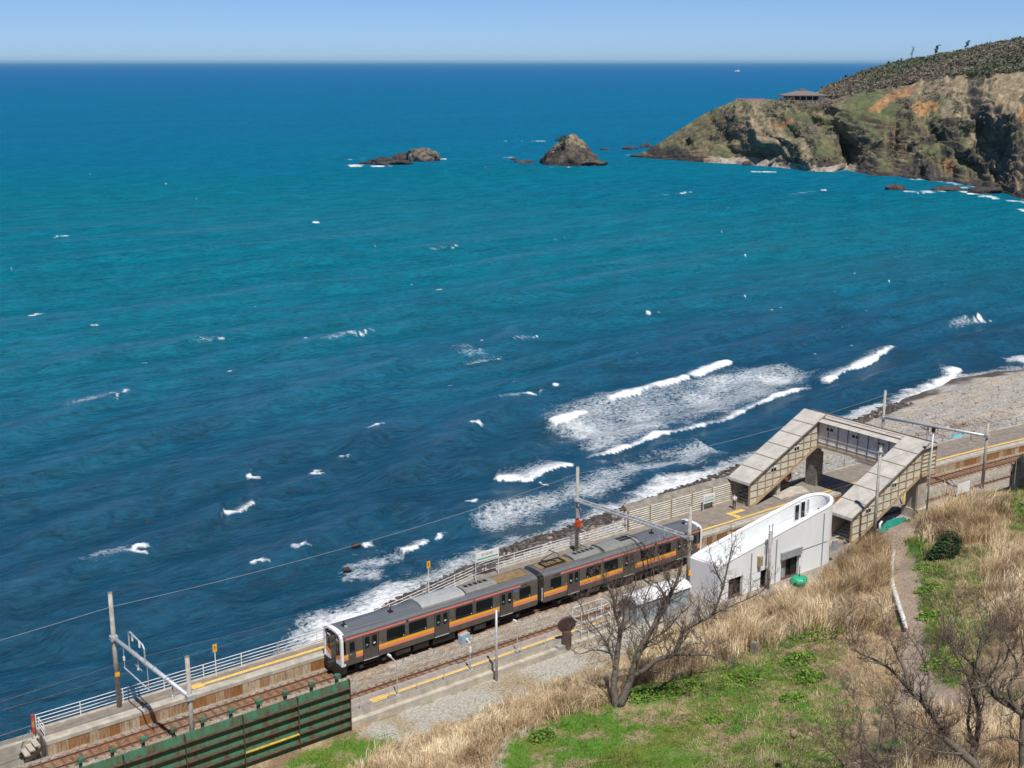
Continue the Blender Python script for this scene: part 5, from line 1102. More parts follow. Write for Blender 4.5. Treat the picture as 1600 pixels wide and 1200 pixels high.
p = gnd(1374, 832); tag(MB().tube([p, p + (0, 0, .9), p + (.3, 0, 1.1)], [.12, .12, .1], 8).build('white_bollard', WHITEM, smooth=True), 'short white bollard beside the teal net bundle', 'bollard')
p = gnd(1178, 1020); tag(MB().box(p + (0, 0, .35), (.45, .45, 1.1), .3, .85).build('stone_post', CONCD), 'squat grey stone post in the grass right of the bare tree', 'post')
p = W(1497, 684, -.3); tarp('blue_tarp', 'crumpled cyan tarp on the beach beyond the footbridge', 'tarp', p, (1.3, .8, .45), CYAN, 8)
p = W(1510, 657, -.6); dw = MB()
for i in range(90):
    a = p + np.array((rnd.gauss(0, 6), rnd.gauss(0, 2.2), .1)); a[2] = float(H(a[0], a[1])) + .12; an = rnd.uniform(0, pi); L_ = rnd.uniform(.6, 2.2); dw.beam(a, a + np.array((cos(an) * L_, sin(an) * L_, rnd.uniform(-.05, .25))), rnd.uniform(.05, .15), rnd.uniform(.05, .12))
kind(dw.build('driftwood', WOOD, fix=False), 'stuff')

# ------------------------------------------------------------------ person waiting at the foot of the stair
def make_person(b, facing):
    t = thing('person', 'person in white top and dark trousers standing at the seaward stair foot', 'person', tuple(b))
    def skin(name, verts, edges, radii, m, root=0):
        me = bpy.data.meshes.new(name); V = rot_about(np.array(verts, float), np.zeros(3), facing) ; me.from_pydata(V.tolist(), edges, []); o = bpy.data.objects.new(name, me); COL.objects.link(o); me.materials.append(m)
        md = o.modifiers.new('skin', 'SKIN'); md.use_smooth_shade = True
        for i, r in enumerate(radii): me.skin_vertices[0].data[i].radius = (r, r * .85) if not hasattr(r, '__len__') else r
        me.skin_vertices[0].data[root].use_root = True
        s_ = o.modifiers.new('sub', 'SUBSURF'); s_.levels = 2; s_.render_levels = 2; o.parent = t; return o
    skin('body', [(0, 0, .92), (0, 0, 1.12), (0, 0, 1.36), (0, 0, 1.46), (.01, 0, 1.56), (.02, 0, 1.66), (0, .19, 1.36), (.03, .24, 1.08), (.12, .23, .86), (.15, .22, .78), (0, -.19, 1.36), (.06, -.23, 1.10), (.22, -.20, .98), (.30, -.18, .96), (0, .09, .88), (.02, .10, .48), (-.02, .10, .08), (.12, .11, .05), (0, -.09, .88), (.05, -.10, .48), (.04, -.10, .08), (.17, -.11, .05)],
         [(0, 1), (1, 2), (2, 3), (3, 4), (4, 5), (2, 6), (6, 7), (7, 8), (8, 9), (2, 10), (10, 11), (11, 12), (12, 13), (0, 14), (14, 15), (15, 16), (16, 17), (0, 18), (18, 19), (19, 20), (20, 21)],
         [.14, .13, .14, .055, .09, .10, .06, .045, .035, .035, .06, .045, .035, .035, .085, .06, .045, .04, .085, .06, .045, .04], SKIN)
    skin('shirt', [(0, 0, .90), (0, 0, 1.12), (0, 0, 1.38), (0, .20, 1.37), (.03, .245, 1.1), (0, -.20, 1.37), (.05, -.235, 1.12)], [(0, 1), (1, 2), (2, 3), (3, 4), (2, 5), (5, 6)], [.17, .165, .165, .085, .07, .085, .07], SHIRT)
    skin('trousers', [(0, 0, .94), (0, .09, .86), (.02, .10, .48), (-.02, .10, .12), (0, -.09, .86), (.05, -.10, .48), (.04, -.10, .12)], [(0, 1), (1, 2), (2, 3), (0, 4), (4, 5), (5, 6)], [.16, .11, .085, .07, .11, .085, .07], TROUS)
    U, F = ICO[2]; V = U * (.115, .105, .12) + (-.02, 0, 1.68); V = V[:]; o = np_mesh('hair', rot_about(V, np.zeros(3), facing), F, HAIR, True); o.parent = t
    for yy in (-.10, .10): o = MB().box((.08, yy, .04), (.27, .1, .08)).build('shoe', BLACK); o.data.transform(__import__('mathutils').Matrix.Rotation(facing, 4, 'Z')); o.parent = t
pp = W(1147, 795, PZ); make_person((pp[0], pp[1], PZ + .004), radians(200))

# ------------------------------------------------------------------ far things: hut, pines, broken walkway, ship
def on_head(p, dz=0.0):
    V = HD[2].reshape(-1, 3); i = np.argmin(((V[:, :2] - p[:2]) ** 2).sum(1)); q = p.copy(); q[2] = V[i, 2] + dz; return q
def make_far():
    hb = head_point(1256, 160.3, 56); hb[2] = max(hb[2], on_head(hb)[2] + 1.3); ux = RT.copy(); uy = np.array((-RT[1], RT[0], 0)); k = np.linalg.norm(hb - CAM) / FPX
    t = thing('clifftop_hut', 'low brown hip-roofed pavilion with dark windows on the headland top', 'building', tuple(hb))
    def P(a, d, z): return hb + ux * a + uy * d + np.array((0, 0, z))
    def blk(name, a0, a1, d0, d1, z0, z1, m, par=t):
        mb = MB(); mb.add([P(a0, d0, z0), P(a1, d0, z0), P(a1, d1, z0), P(a0, d1, z0), P(a0, d0, z1), P(a1, d0, z1), P(a1, d1, z1), P(a0, d1, z1)], [(3, 2, 1, 0), (4, 5, 6, 7), (0, 1, 5, 4), (1, 2, 6, 5), (2, 3, 7, 6), (3, 0, 4, 7)]); return mb.build(name, m, par)
    w2 = 33 * k; wl = blk('wall', -w2 * .92, w2 * .92, 0, 9, -2.5, 3.0, WHITEM); blk('teal_panel', -w2 * .93, -w2 * .74, -.12, -.03, -.6, 2.9, HUTB)
    for i in range(5): a = -w2 * .72 + i * w2 * .28; blk('window', a, a + w2 * .24, -.10, -.02, .7, 2.8, GLASS, t)
    mb = MB(); mb.add([P(-w2, -1.6, 3.0), P(w2, -1.6, 3.0), P(w2, 10.5, 3.0), P(-w2, 10.5, 3.0), P(-w2 * .25, 4.5, 5.6), P(w2 * .25, 4.5, 5.6), P(-w2, -1.6, 3.35), P(w2, -1.6, 3.35), P(w2, 10.5, 3.35), P(-w2, 10.5, 3.35)], [(3, 2, 1, 0), (0, 1, 7, 6), (1, 2, 8, 7), (2, 3, 9, 8), (3, 0, 6, 9), (6, 7, 5, 4), (7, 8, 5), (8, 9, 4, 5), (9, 6, 4)]); mb.build('roof', ROOFH, t)
    blk('roof_vent', -w2 * .18, w2 * .12, 4, 5.5, 5.3, 6.6, ROOFH)
    fb = on_head(head_point(1172, 157.5, 40)); f = thing('clifftop_fence', 'faded red fence along the headland edge left of the pavilion', 'fence', tuple(fb)); L_ = 21 * k
    for i in range(9): a = fb + ux * (-L_ + i * L_ / 4); MB().box(a + (0, 0, .6), (.25, .25, 2.4)).build('post', PINK, f)
    for z in (1.0, 1.55): MB().beam(fb - ux * L_ + (0, 0, z), fb + ux * L_ + (0, 0, z), .1, .18).build('rail', PINK, f)
    cb = head_point(1245, 253, 9); br = thing('ruined_walkway', 'broken concrete walkway with one standing pillar on the headland cove beach', 'ruin', tuple(cb)); h_ = 20 * k
    MB().box(cb + (0, 0, h_ / 2 - .8), (1.4, 1.4, h_)).build('pillar', CONC, br); MB().beam(cb - ux * 15 * k + (0, 0, h_ * .93), cb + ux * 16 * k + (0, 0, h_ * 1.0), 1.6, .7).build('deck', CONC, br)
    MB().beam(cb - ux * 38 * k + (0, 0, -.5), cb - ux * 13 * k + (0, 0, h_ * .9), 1.6, 1.1).build('fallen_deck', CONCD, br)
    sp = W(1152, 111.5, SEA); ks = np.linalg.norm(sp - CAM) / FPX; s_ = thing('distant_ship', 'tiny white ship far out below the horizon', 'ship', tuple(sp))
    def pr(a0, a1, z0, z1, nm, m): 
        mb = MB(); q = [sp + ux * a0 + uy * -2, sp + ux * a1 + uy * -2, sp + ux * a1 + uy * 2, sp + ux * a0 + uy * 2]; mb.add([c + (0, 0, z0) for c in q] + [c + (0, 0, z1) for c in q], [(3, 2, 1, 0), (4, 5, 6, 7), (0, 1, 5, 4), (1, 2, 6, 5), (2, 3, 7, 6), (3, 0, 4, 7)]); mb.build(nm, m, s_)
    pr(-4 * ks, 4 * ks, 0, 1.0 * ks, 'hull', WHITEM); pr(0, 2.5 * ks, ks, 2.2 * ks, 'cabin', WHITEM)
    # pines on the skyline
    PINE = mat('pine_needles', (.045, .07, .035), .9, .4, .5); PTR = mat('pine_trunk', (.17, .14, .12), .9, .2, .5)
    for px, row, hh, lean, dens, lb in ((1424, 93, 17, .12, .15, 'thin leafless tree leaning on the headland skyline'), (1460, 88, 15, .25, 1.0, 'wind-swept pine with layered boughs on the headland skyline'), (1508, 78, 12, .25, .8, 'small wind-swept pine highest on the skyline ridge'), (1320, 127, 8, .2, 1.2, 'dark round pine at the low end of the scrubby ridge'), (1461, 105, 12, .25, .1, 'pale dead trunk below the layered skyline pine'), (1388, 101, 4, 0, .8, 'tiny bush-like pine on the skyline left of the leafless tree'), (1408, 97, 5, 0, .15, 'tiny leafless sapling on the headland skyline')):
        b_ = head_point(px, row, float(r_cr(px)) - (40 if row > 102 and px > 1400 else 3)); kk = np.linalg.norm(b_ - CAM) / FPX; h_ = hh * kk
        t = thing('pine_tree', lb, 'tree', tuple(b_)); tip = b_ + ux * h_ * lean + (0, 0, h_)
        mid = b_ + ux * h_ * lean * .3 + (0, 0, h_ * .5); MB().tube([b_ - (0, 0, 3), mid, tip], [.32, .22, .08], 6).build('trunk', PTR, t)
        V = []; F = []; br_ = MB()
        for i in range(int(9)):
            f_ = .35 + .65 * i / 8; c = b_ + (tip - b_) * f_; an = rnd.uniform(0, 2 * pi); L2 = h_ * rnd.uniform(.12, .34) * (1.1 - .5 * f_); e = c + ux * (cos(an) * L2 + L2 * .3) + uy * sin(an) * L2 + np.array((0, 0, h_ * .05)); br_.tube([c, e], [.1, .05], 4)
            for q in range(int(70 * dens)):
                g = c + (e - c) * rnd.uniform(.25, 1.15) + np.array([rnd.gauss(0, h_ * .045), rnd.gauss(0, h_ * .045), rnd.gauss(0, h_ * .022)]); n0 = len(V); sz = rnd.uniform(.25, .6)
                for _ in range(3): V.append(g + np.array([rnd.uniform(-sz, sz), rnd.uniform(-sz, sz), rnd.uniform(-sz, sz) * .6]))
                F.append((n0, n0 + 1, n0 + 2))
        br_.build('boughs', PTR, t, fix=False)
        if V: link_mesh('crown', V, F, PINE, t)
    # pines on the conical sea stack
    c = W(884, 258, SEA) + (0, 0, 36 * SC); V = []; F = []
    t = thing('stack_pine', 'wind-flattened pine clump growing on top of the conical sea stack', 'tree', tuple(c)); mb = MB()
    for i in range(5):
        e = c + ux * rnd.uniform(-4, 5) + uy * rnd.uniform(-2, 2) + np.array((0, 0, rnd.uniform(.5, 2.6))); mb.tube([c + ux * rnd.uniform(-2, 4) - (0, 0, 2), e], [.25, .1], 5)
        for q in range(60):
            g = e + ux * rnd.gauss(0, 1.4) + uy * rnd.gauss(0, 1.0) + np.array((0, 0, rnd.gauss(0, .4))); n0 = len(V); V += [g + np.array([rnd.uniform(-.6, .6) for _ in range(3)]) for _ in range(3)]; F.append((n0, n0 + 1, n0 + 2))
    mb.build('trunk', PTR, t, fix=False); link_mesh('crown', V, F, PINE, t)
make_far()
def hill_scrub():
    P, T, V, px, hgt, n2, steep = HD; n1 = vn(px * .05, hgt * .1, 300)
    w_ = (T[None] > .60) * (T[None] < .81) * (px > 1285) * 1.0 + (T[None] > .12) * (T[None] < .60) * (px > 1100) * (n2 > .55) * .12 * sst(2, 7, hgt)
    w_ = (w_ * (px < 1750)).ravel(); pick = rng.choice(len(w_), 5600, p=w_ / w_.sum()); c = V.reshape(-1, 3)[pick]; n = len(c); k = 36; up = T[pick % len(T)] > .6
    sz = rng.uniform(.9, 2.6, n) * np.where(up, 1.1, .75); d = rng.normal(size=(n, k, 3)); d /= np.linalg.norm(d, axis=2)[..., None]; d[..., 2] = np.abs(d[..., 2]) * .65
    cen = c[:, None] + d * (sz[:, None, None] * rng.uniform(.5, 1, (n, k, 1))); tri = cen[:, :, None] + rng.normal(size=(n, k, 3, 3)) * (.21 * sz)[:, None, None, None]
    g = vn(c[:, 0] * .03, c[:, 1] * .03, 310) + rng.normal(0, .15, n); col = np.where((g > .52)[:, None], np.array((.12, .13, .075)), np.array((.19, .16, .115))); col = col * rng.uniform(.82, 1.18, (n, 1)); col = np.repeat(col, k * 3, 0)
    kind(np_mesh('hillside_scrub', tri.reshape(-1, 3), np.arange(n * k * 3).reshape(-1, 3), GRASSM, False, {'Col': col}), 'stuff')
hill_scrub()

# ------------------------------------------------------------------ bare trees
def bare_tree(name, label, limbs, base_px, seed, dens=1.0, tw=1.0, rscale=1.0, spread=1.0, levels=3, depth=None):
    R_ = random.Random(seed); b = gnd(*base_px); D = depth or float((b - CAM) @ FW); k = D / FPX
    t = thing(name, label, 'tree', tuple(b)); trunk = MB(); boughs = MB(); twigs = MB()
    def rv(): 
        v = np.array([R_.gauss(0, 1) for _ in range(3)]); return v / np.linalg.norm(v)
    def grow(p, d, L_, r, lv):
        n = 4 if lv > 0 else 3; pts = [p]; rr = [r]; q = p.copy(); dd = d.copy()
        for i in range(n):
            dd = dd + rv() * .28 + np.array((0, 0, .10)); dd /= np.linalg.norm(dd); q = q + dd * L_ / n; pts.append(q); rr.append(r * (1 - .8 * (i + 1) / n))
        (boughs if r > .018 else twigs).tube(pts, rr, 5 if r > .018 else 3, False)
        if lv > 0:
            for c in range(int(R_.choice((3, 4, 5)) * dens)):
                f = R_.uniform(.2, 1.0); i = min(n - 1, int(f * n)); o = pts[i] + (pts[i + 1] - pts[i]) * (f * n - i); dr = pts[i + 1] - pts[i]; dr /= np.linalg.norm(dr)
                nd = dr * .55 + rv() * .8 * spread + np.array((0, 0, .25)); nd /= np.linalg.norm(nd); grow(o, nd, L_ * R_.uniform(.4, .75), max(.011, r * .55), lv - 1)
    for li, (pts, r0, r1, dz) in enumerate(limbs):
        n = len(pts); P_ = [WD(a, c, D + dz * (i / max(1, n - 1)) ** 1.2) for i, (a, c) in enumerate(pts)]
        if li == 0 and pts[0][1] == base_px[1]: P_[0] = P_[0] - np.array((0, 0, .4))
        # smooth the polyline
        Q = []
        for i in range(n - 1):
            a0, a1, a2, a3 = P_[max(i - 1, 0)], P_[i], P_[i + 1], P_[min(i + 2, n - 1)]
            for f in (0, .33, .66): Q.append(.5 * (2 * a1 + (a2 - a0) * f + (2 * a0 - 5 * a1 + 4 * a2 - a3) * f * f + (3 * a1 - a0 - 3 * a2 + a3) * f ** 3))
        Q.append(P_[-1]); m_ = len(Q); rr = [(r0 + (r1 - r0) * i / (m_ - 1)) * rscale * (1 + .08 * R_.uniform(-1, 1)) for i in range(m_)]
        (trunk if r0 > .10 else boughs).tube(Q, rr, 8, True)
        tot = sum(np.linalg.norm(Q[i + 1] - Q[i]) for i in range(m_ - 1)); nb = int(tot * 4.2 * dens)
        for c in range(nb):
            f = R_.uniform(.22 if r0 > .15 else .08, 1.0) * (m_ - 1); i = min(m_ - 2, int(f)); o = Q[i] + (Q[i + 1] - Q[i]) * (f - i); dr = Q[i + 1] - Q[i]; dr /= np.linalg.norm(dr) + 1e-9
            nd = dr * .5 + rv() * .85 * spread + np.array((0, 0, .35)); nd /= np.linalg.norm(nd); grow(o, nd, R_.uniform(.7, 2.1) * tw, max(.012, min(.045, rr[i] * .35)), levels - 1)
        grow(Q[-1], (Q[-1] - Q[-2]) / (np.linalg.norm(Q[-1] - Q[-2]) + 1e-9), 1.2 * tw, max(.014, rr[-1]), levels - 1)
    if trunk.v: trunk.build('trunk', BARK, t, True, fix=False)
    kind(boughs.build('boughs', BARK, t, True, fix=False), 'stuff'); kind(twigs.build('twigs', TWIG, t, False, fix=False), 'stuff')
    return t
bare_tree('bare_tree', 'gnarled leafless tree with spreading limbs on the lawn before the station', [
    ([(966, 1104), (959, 1078), (962, 1045), (965, 1018), (969, 985), (961, 958), (958, 935), (948, 912)], .27, .05, .6),
    ([(968, 1104), (982, 1070), (991, 1040), (1001, 1013), (1018, 985), (1036, 952), (1050, 925), (1062, 895), (1068, 868)], .30, .05, -.8),
    ([(988, 1056), (1006, 1047), (1026, 1031), (1050, 1024), (1062, 1005), (1069, 985), (1090, 973), (1112, 961), (1121, 943), (1130, 915), (1138, 882), (1142, 862)], .20, .04, -1.5),
    ([(1050, 1024), (1085, 1023), (1115, 1025), (1140, 1034), (1168, 1040)], .09, .02, -1.0), ([(1008, 1046), (1040, 1052), (1065, 1051), (1090, 1043)], .06, .02, -1.5),
    ([(965, 1028), (945, 1018), (925, 1016), (905, 1022), (890, 1012)], .07, .02, 1.0), ([(962, 1046), (950, 1010), (934, 985), (915, 965), (905, 940)], .09, .02, 1.5),
    ([(991, 1040), (1012, 1005), (1042, 984), (1060, 963), (1085, 940)], .10, .02, .8), ([(969, 985), (977, 955), (986, 930), (994, 905), (984, 880)], .08, .02, .5),
    ([(1018, 985), (1006, 957), (1010, 930), (1022, 900), (1015, 872)], .08, .02, 1.2), ([(1050, 925), (1040, 897), (1030, 872)], .06, .02, .5), ([(1112, 961), (1140, 948), (1168, 936), (1190, 925)], .07, .02, -.5),
    ([(1130, 915), (1118, 890), (1110, 868)], .05, .02, .3), ([(969, 985), (985, 978), (1000, 960), (990, 940)], .05, .02, -.5), ([(1001, 1013), (1030, 1004), (1050, 992)], .06, .02, -1.0)], (965, 1104), 5, 1.15, .95)
bare_tree('bare_tree', 'leafless tree leaning left with one long dark bough at lower right', [
    ([(1575, 1250), (1540, 1212), (1505, 1178), (1476, 1152), (1466, 1130), (1441, 1097), (1420, 1076), (1396, 1050), (1374, 1034), (1350, 1024)], .17, .02, 1.5),
    ([(1466, 1130), (1456, 1106), (1432, 1092), (1410, 1082)], .06, .015, .8), ([(1420, 1076), (1413, 1046), (1396, 1010), (1386, 985), (1378, 960)], .06, .012, 1.0), ([(1476, 1152), (1440, 1140), (1405, 1122), (1380, 1100)], .05, .012, -.6), ([(1441, 1097), (1452, 1060), (1440, 1025), (1425, 1000)], .05, .012, .4), ([(1505, 1178), (1470, 1175), (1430, 1165), (1400, 1140)], .04, .012, -.8)], (1575, 1250), 8, 1.15, .62, levels=3, rscale=1.5)
bare_tree('bare_tree', 'dark leafless tree rising along the right edge of the picture', [
    ([(1602, 1215), (1599, 1160), (1600, 1120), (1588, 1108), (1560, 1092), (1540, 1070), (1526, 1046), (1500, 1020), (1484, 1003)], .17, .02, 1.0),
    ([(1526, 1046), (1531, 1012), (1538, 985), (1530, 955)], .06, .012, .5), ([(1560, 1092), (1555, 1060), (1572, 1030), (1580, 990)], .06, .012, .6), ([(1599, 1160), (1570, 1150), (1540, 1160), (1520, 1175)], .06, .015, -.8), ([(1600, 1120), (1610, 1070), (1600, 1020), (1592, 975)], .07, .012, .6), ([(1588, 1108), (1575, 1075), (1590, 1040), (1570, 1000), (1575, 960)], .06, .012, .4), ([(1540, 1070), (1515, 1075), (1490, 1060), (1470, 1035)], .05, .012, .3)], (1602, 1215), 11, 1.15, .62, rscale=1.5)
bare_tree('bare_tree', 'forked leafless sapling between the path and the right edge', [
    ([(1505, 1215), (1523, 1165), (1530, 1120), (1521, 1085), (1510, 1052), (1492, 1020), (1478, 985)], .12, .015, 1.0), ([(1523, 1165), (1512, 1130), (1516, 1095)], .08, .03, .5), ([(1521, 1085), (1545, 1060), (1560, 1030), (1563, 1000)], .05, .012, .4), ([(1510, 1052), (1480, 1040), (1460, 1020)], .04, .012, .4)], (1505, 1215), 14, 1.15, .62, rscale=1.5)
bare_tree('bare_shrub', 'tangled leafless shrub at the bottom edge right of the lawn', [
    ([(1345, 1215), (1348, 1180), (1342, 1150), (1346, 1120), (1332, 1090)], .06, .012, .5), ([(1395, 1215), (1370, 1190), (1350, 1165), (1325, 1150), (1310, 1130)], .06, .012, .5), ([(1360, 1215), (1372, 1170), (1376, 1130), (1384, 1095)], .05, .012, .4), ([(1330, 1215), (1310, 1185), (1290, 1165), (1268, 1150)], .05, .012, .3), ([(1380, 1215), (1390, 1175), (1400, 1140), (1392, 1105)], .05, .012, .5), ([(1410, 1215), (1420, 1180), (1445, 1150), (1455, 1120)], .05, .012, .4), ([(1320, 1215), (1325, 1185), (1318, 1150), (1322, 1115)], .05, .012, .4)], (1355, 1215), 17, 1.15, .6, rscale=1.5)
bare_tree('bare_shrub', 'small leafless shrub holding a round nest at the bottom of the lawn', [([(1238, 1215), (1236, 1180), (1241, 1150), (1238, 1125)], .03, .01, .2), ([(1240, 1215), (1250, 1180), (1262, 1150)], .03, .01, .2)], (1239, 1215), 19, .6, .5)
for i, (px, py, lb) in enumerate(((1570, 1000, 'reddish leafless thicket high on the right edge'), (1535, 1010, 'reddish leafless thicket left of the one on the right edge'), (1600, 960, 'pale leafless thicket at the right edge above the reddish ones'), (1480, 1010, 'thin leafless thicket beside the green verge of the path'), (1330, 1010, 'low leafless thicket left of the path above the lawn'))):
    R_ = random.Random(50 + i); L_ = [([(px + R_.uniform(-8, 8), py), (px + R_.uniform(-22, 22), py - 30), (px + R_.uniform(-38, 38), py - R_.uniform(55, 75 if i != 4 else 60))], .03, .012, R_.uniform(-1.5, 1.5)) for q in range(6)]
    bare_tree('bare_thicket', lb, L_, (px, py), 60 + i, .55, .8)
U, F = ICO[3]; p = WD(1240, 1146, float((gnd(1239, 1215) - CAM) @ FW)); nst = np_mesh('nest', U * (1 + .25 * (fbm(U[:, 0] * 4, U[:, 1] * 4 + U[:, 2] * 4, 3, 3) - .5))[:, None] * (.22, .22, .26), F, mat('nest', (.27, .20, .14), .95, .4, 12, .03, 25)); nst.location = p; tag(nst, 'brown round nest caught in the small shrub on the lawn', 'nest')

# ------------------------------------------------------------------ grasses and weeds
def sample_poly(poly, n, edge=14):
    P_ = np.array(poly, float); lo, hi = P_.min(0), P_.max(0); out = []; c = 0
    while c < n:
        q = rng.uniform(lo, hi, (n * 2, 2)); j = rng.normal(0, edge * .5, q.shape); m = inpoly(q[:, 0] + j[:, 0], q[:, 1] + j[:, 1], poly); out.append(q[m]); c += m.sum()
    return np.concatenate(out)[:n]
def blades(P, per, hgt, wid, lean, wind, cols, spread, jitter=.35):
    n = len(P); N = n * per; base = np.repeat(P, per, 0) + np.concatenate([rng.normal(0, spread, (N, 2)), np.zeros((N, 1))], 1)
    h = hgt[0] + (hgt[1] - hgt[0]) * rng.random(N); h *= np.repeat(rng.uniform(.7, 1.2, n) * (.45 + 1.1 * fbm(P[:, 0] * .28, P[:, 1] * .28, 502, 3)), per); an = rng.uniform(0, 2 * pi, N); wv = np.stack([np.cos(an), np.sin(an), 0 * an], 1) * (wid * rng.uniform(.6, 1.4, N))[:, None]
    lv = rng.normal(0, lean, (N, 2)) + np.repeat(np.stack([fbm(P[:, 0] * .5, P[:, 1] * .5, 500, 3) - .5, fbm(P[:, 0] * .5 + 40, P[:, 1] * .5, 501, 3) - .5], 1) * lean * 7 + rng.normal(0, lean * .6, (n, 2)), per, 0) + np.array(wind); L_ = np.concatenate([lv * h[:, None], np.zeros((N, 1))], 1); z = np.array((0, 0, 1.0))
    mid = base + L_ * .35 + z * (h * .6)[:, None]; tip = base + L_ * 1.15 + z * (h * (1 - .25 * np.minimum(1, (lv ** 2).sum(1))))[:, None]
    V = np.stack([base - wv * .5 - z * .05, base + wv * .5 - z * .05, mid - wv * .45, mid + wv * .45, tip], 1); F = np.array([(0, 1, 3), (0, 3, 2), (2, 3, 4)])
    Q = (F[None] + (np.arange(N) * 5)[:, None, None]).reshape(-1, 3); ci = np.clip(((fbm(P[:, 0] * .4, P[:, 1] * .4, 503, 3) - .5) * 2.2 + .5) * len(cols) + rng.normal(0, .8, n), 0, len(cols) - 1).astype(int); ci = np.where(rng.random(N) < jitter, rng.integers(0, len(cols), N), np.repeat(ci, per)); C = np.array(cols)[ci] * rng.uniform(.75, 1.25, (N, 1)); return V.reshape(-1, 3), Q, np.repeat(C, 5, 0)
def grass(name, parts):
    Vs, Qs, Cs, o = [], [], [], 0
    for V, Q, C in parts: Vs.append(V); Qs.append(Q + o); Cs.append(C); o += len(V)
    kind(np_mesh(name, np.concatenate(Vs), np.concatenate(Qs), GRASSM, False, {'Col': np.concatenate(Cs)}), 'stuff')
STR = [(.34, .235, .13), (.46, .33, .19), (.58, .42, .24), (.66, .52, .33), (.74, .62, .42)]; GRN = [(.085, .20, .018), (.12, .24, .022), (.06, .14, .016), (.16, .21, .03)]; DRY = [(.44, .33, .2), (.33, .23, .14), (.48, .37, .22)]
R1 = [(1092, 992), (1170, 962), (1290, 925), (1325, 900), (1345, 870), (1372, 868), (1380, 890), (1378, 930), (1390, 985), (1330, 978), (1240, 988), (1150, 1012), (1090, 1042), (1040, 1050), (990, 1072), (1010, 1020)]
R2 = [(545, 1215), (620, 1172), (740, 1128), (850, 1085), (930, 1052), (985, 1052), (955, 1096), (850, 1124), (795, 1143), (765, 1180), (735, 1240), (560, 1240)]
R3 = [(1425, 812), (1470, 790), (1530, 775), (1580, 782), (1570, 835), (1520, 852), (1450, 842)]
R4 = [(1560, 835), (1610, 845), (1610, 1000), (1550, 965), (1535, 905)]; R5 = [(1420, 1105), (1610, 1120), (1610, 1230), (1400, 1230)]; R6 = [(1330, 1000), (1400, 1000), (1400, 1080), (1320, 1090)]; R7 = [(1440, 850), (1560, 850), (1560, 1000), (1500, 1060), (1450, 940)]
def gp(poly, n, e=14): q = sample_poly(poly, n, e); return gnd(q[:, 0], q[:, 1])
BRN = [(.30, .20, .105), (.36, .25, .13), (.42, .30, .165), (.26, .165, .085)]
grass('dry_reeds', [blades(gp([(1285, 912), (1330, 880), (1350, 862), (1385, 860), (1388, 915), (1340, 945), (1290, 945)], 1500), 9, (1.0, 2.1), .028, .14, (.02, .02), BRN, .16), blades(gp([(1440, 820), (1530, 790), (1570, 800), (1540, 850), (1470, 850)], 500), 9, (.9, 1.9), .028, .16, (.02, .02), BRN, .16), blades(gp([(1180, 955), (1260, 945), (1260, 985), (1190, 995)], 350), 9, (.9, 1.7), .028, .16, (.05, .02), BRN, .16), blades(gp(R1, 4600), 9, (.8, 1.9), .035, .22, (.10, .05), STR, .16), blades(gp(R3, 900), 9, (.7, 1.6), .035, .22, (.08, .04), STR, .16), blades(gp(R4, 1100), 8, (.7, 1.6), .028, .22, (.06, .04), STR, .16), blades(gp(R5, 1300), 7, (.4, 1.2), .02, .2, (0, 0), STR, .14)])
grass('dry_grass', [blades(gp(R2, 5200), 7, (.35, .95), .026, .3, (.08, .04), STR, .14), blades(gp(R6, 700), 7, (.2, .5), .02, .5, (0, 0), DRY, .15), blades(gp(R7, 1800), 7, (.15, .55), .022, .5, (0, 0), DRY, .15), blades(gp([(1000, 1060), (1330, 970), (1400, 1100), (1300, 1210), (1100, 1210)], 3200), 6, (.08, .3), .02, .6, (0, 0), DRY, .15)])
R8 = [(1500, 770), (1600, 760), (1615, 850), (1560, 850), (1520, 800)]; R9 = [(1000, 1070), (1300, 985), (1330, 1020), (1250, 1080), (1040, 1100)]
grass('lawn_grass', [blades(gp(R8, 1200), 7, (.12, .4), .028, .5, (0, 0), GRN, .14), blades(gp(R9, 2200, 30), 6, (.1, .3), .024, .5, (0, 0), GRN, .14), blades(gp(ZONE['green'], 9000, 20), 6, (.07, .24), .022, .5, (0, 0), GRN, .13), blades(gp(ZONE['lawn'], 1300, 14), 6, (.06, .2), .022, .5, (0, 0), GRN, .13), blades(gp(ZONE['verge'], 1500), 7, (.12, .38), .028, .5, (0, 0), GRN, .13), blades(gp(R7, 3200), 6, (.1, .35), .022, .5, (0, 0), GRN, .15), blades(gp([(560, 1160), (760, 1080), (900, 1020), (960, 1040), (800, 1100), (620, 1170)], 260), 6, (.04, .15), .02, .6, (0, 0), GRN, .13)])
def weeds(c, r, h, nl, seed, cols, leaf=.13):
    R_ = np.random.default_rng(seed); a = R_.uniform(0, 2 * pi, nl); q = r * np.sqrt(R_.random(nl)); x = c[0] + q * np.cos(a) * 1.3; y = c[1] + q * np.sin(a); z = H(x, y) + h * R_.random(nl) ** .7 * (1 - (q / r) ** 2 * .7)
    P_ = np.stack([x, y, z], 1); u = R_.normal(size=(nl, 3)); u[:, 2] *= .5; u /= np.linalg.norm(u, axis=1)[:, None]; v = np.cross(u, R_.normal(size=(nl, 3)) * (.5, .5, 1) + (0, 0, 1)); v /= np.linalg.norm(v, axis=1)[:, None]; s = (leaf * R_.uniform(.5, 1.3, nl))[:, None]
    V = np.stack([P_ - u * s, P_ + v * s * .55, P_ + u * s, P_ - v * s * .55], 1).reshape(-1, 3); C = np.array(cols)[R_.integers(0, len(cols), nl)] * R_.uniform(.7, 1.3, (nl, 1)); return V, np.repeat(C, 4, 0)
k = 0; WV = []; WC = []
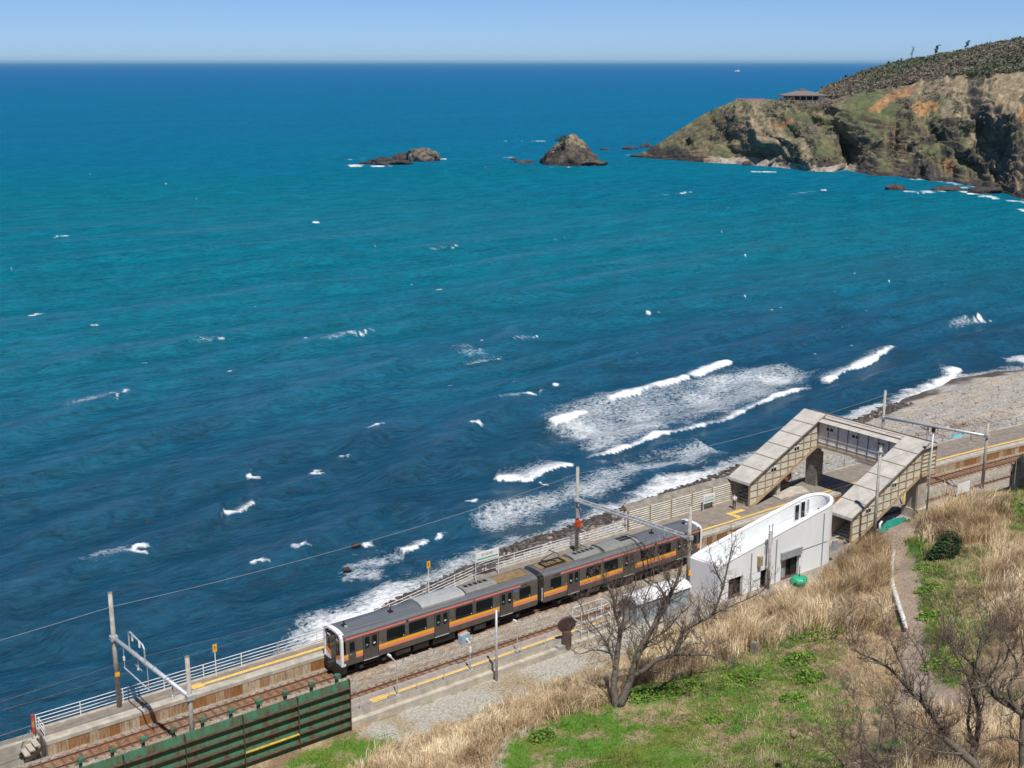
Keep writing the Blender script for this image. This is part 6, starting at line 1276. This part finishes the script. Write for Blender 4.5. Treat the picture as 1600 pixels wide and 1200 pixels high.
for px, py, r, h, lb in ((1278, 990, 1.9, .6, 'broad green weed clump below the dry reeds'), (1246, 1035, 1.3, .6, 'upright leafy green weed clump left of the path, upper one'), (1262, 1060, 1.1, .5, 'leafy green weed clump just below the upright one'), (1162, 1062, 1.6, .4, 'low weed clump in the shade right of the bare tree'), (1060, 1078, 1.6, .45, 'dark green weed clump under the low right bough'), (1010, 1085, 1.5, .4, 'dark green weed clump at the right of the tree trunk'), (1452, 925, 1.2, .5, 'green weed clump on the path verge, middle one'), (1458, 965, 1.2, .5, 'green weed clump on the path verge, lower one'), (1447, 890, 1.1, .5, 'green weed clump on the path verge, upper one'), (1482, 845, .8, .4, 'yellow-green weed tuft right of the dark bush'), (1588, 795, 1.6, .5, 'bright green weed clump at the right edge under the netting'), (1240, 1090, .9, .35, 'small weed tuft on the lawn left of the leafless shrubs'), (1120, 1128, .7, .3, 'small weed tuft on the bare patch of lawn'), (845, 1150, .8, .3, 'pale weed rosette at the left end of the lawn'), (1470, 1040, 1.3, .5, 'green weed clump behind the leafless sapling'), (1405, 812, 1.4, .5, 'green weeds below the teal net bundle'), (1470, 775, 1.8, .5, 'green weeds below the white notice board')):
    V, C = weeds(gnd(px, py), r, h, int(300 * r), 400 + k, GRN); k += 1; WV.append(V); WC.append(C)
WV = np.concatenate(WV); kind(np_mesh('green_weeds', WV, np.arange(len(WV)).reshape(-1, 4), GRASSM, False, {'Col': np.concatenate(WC)}), 'stuff')
p = gnd(1474, 866); V, C = weeds(p, 1.35, 1.9, 1500, 480, [(.03, .06, .02), (.045, .08, .025), (.02, .045, .018)], .16); o = np_mesh('evergreen_bush', V - p, np.arange(len(V)).reshape(-1, 4), GRASSM, False, {'Col': C}); o.location = p; tag(o, 'dark green rounded bush right of the path bend', 'bush')

# ------------------------------------------------------------------ sea haze
hz = MB().bx(-420000, 420000, -420000, 420000, -11.5, 95).build('haze', DARK); kind(hz, 'stuff')
hm = bpy.data.materials.new('haze_air'); hm.use_nodes = True; n_ = hm.node_tree.nodes; n_.remove(n_['Principled BSDF']); pv = n_.new('ShaderNodeVolumePrincipled')
pv.inputs['Color'].default_value = (.42, .76, 1, 1); pv.inputs['Density'].default_value = 2.2e-5; pv.inputs['Anisotropy'].default_value = 0
hm.node_tree.links.new(pv.outputs[0], n_['Material Output'].inputs['Volume']); hz.data.materials.clear(); hz.data.materials.append(hm)
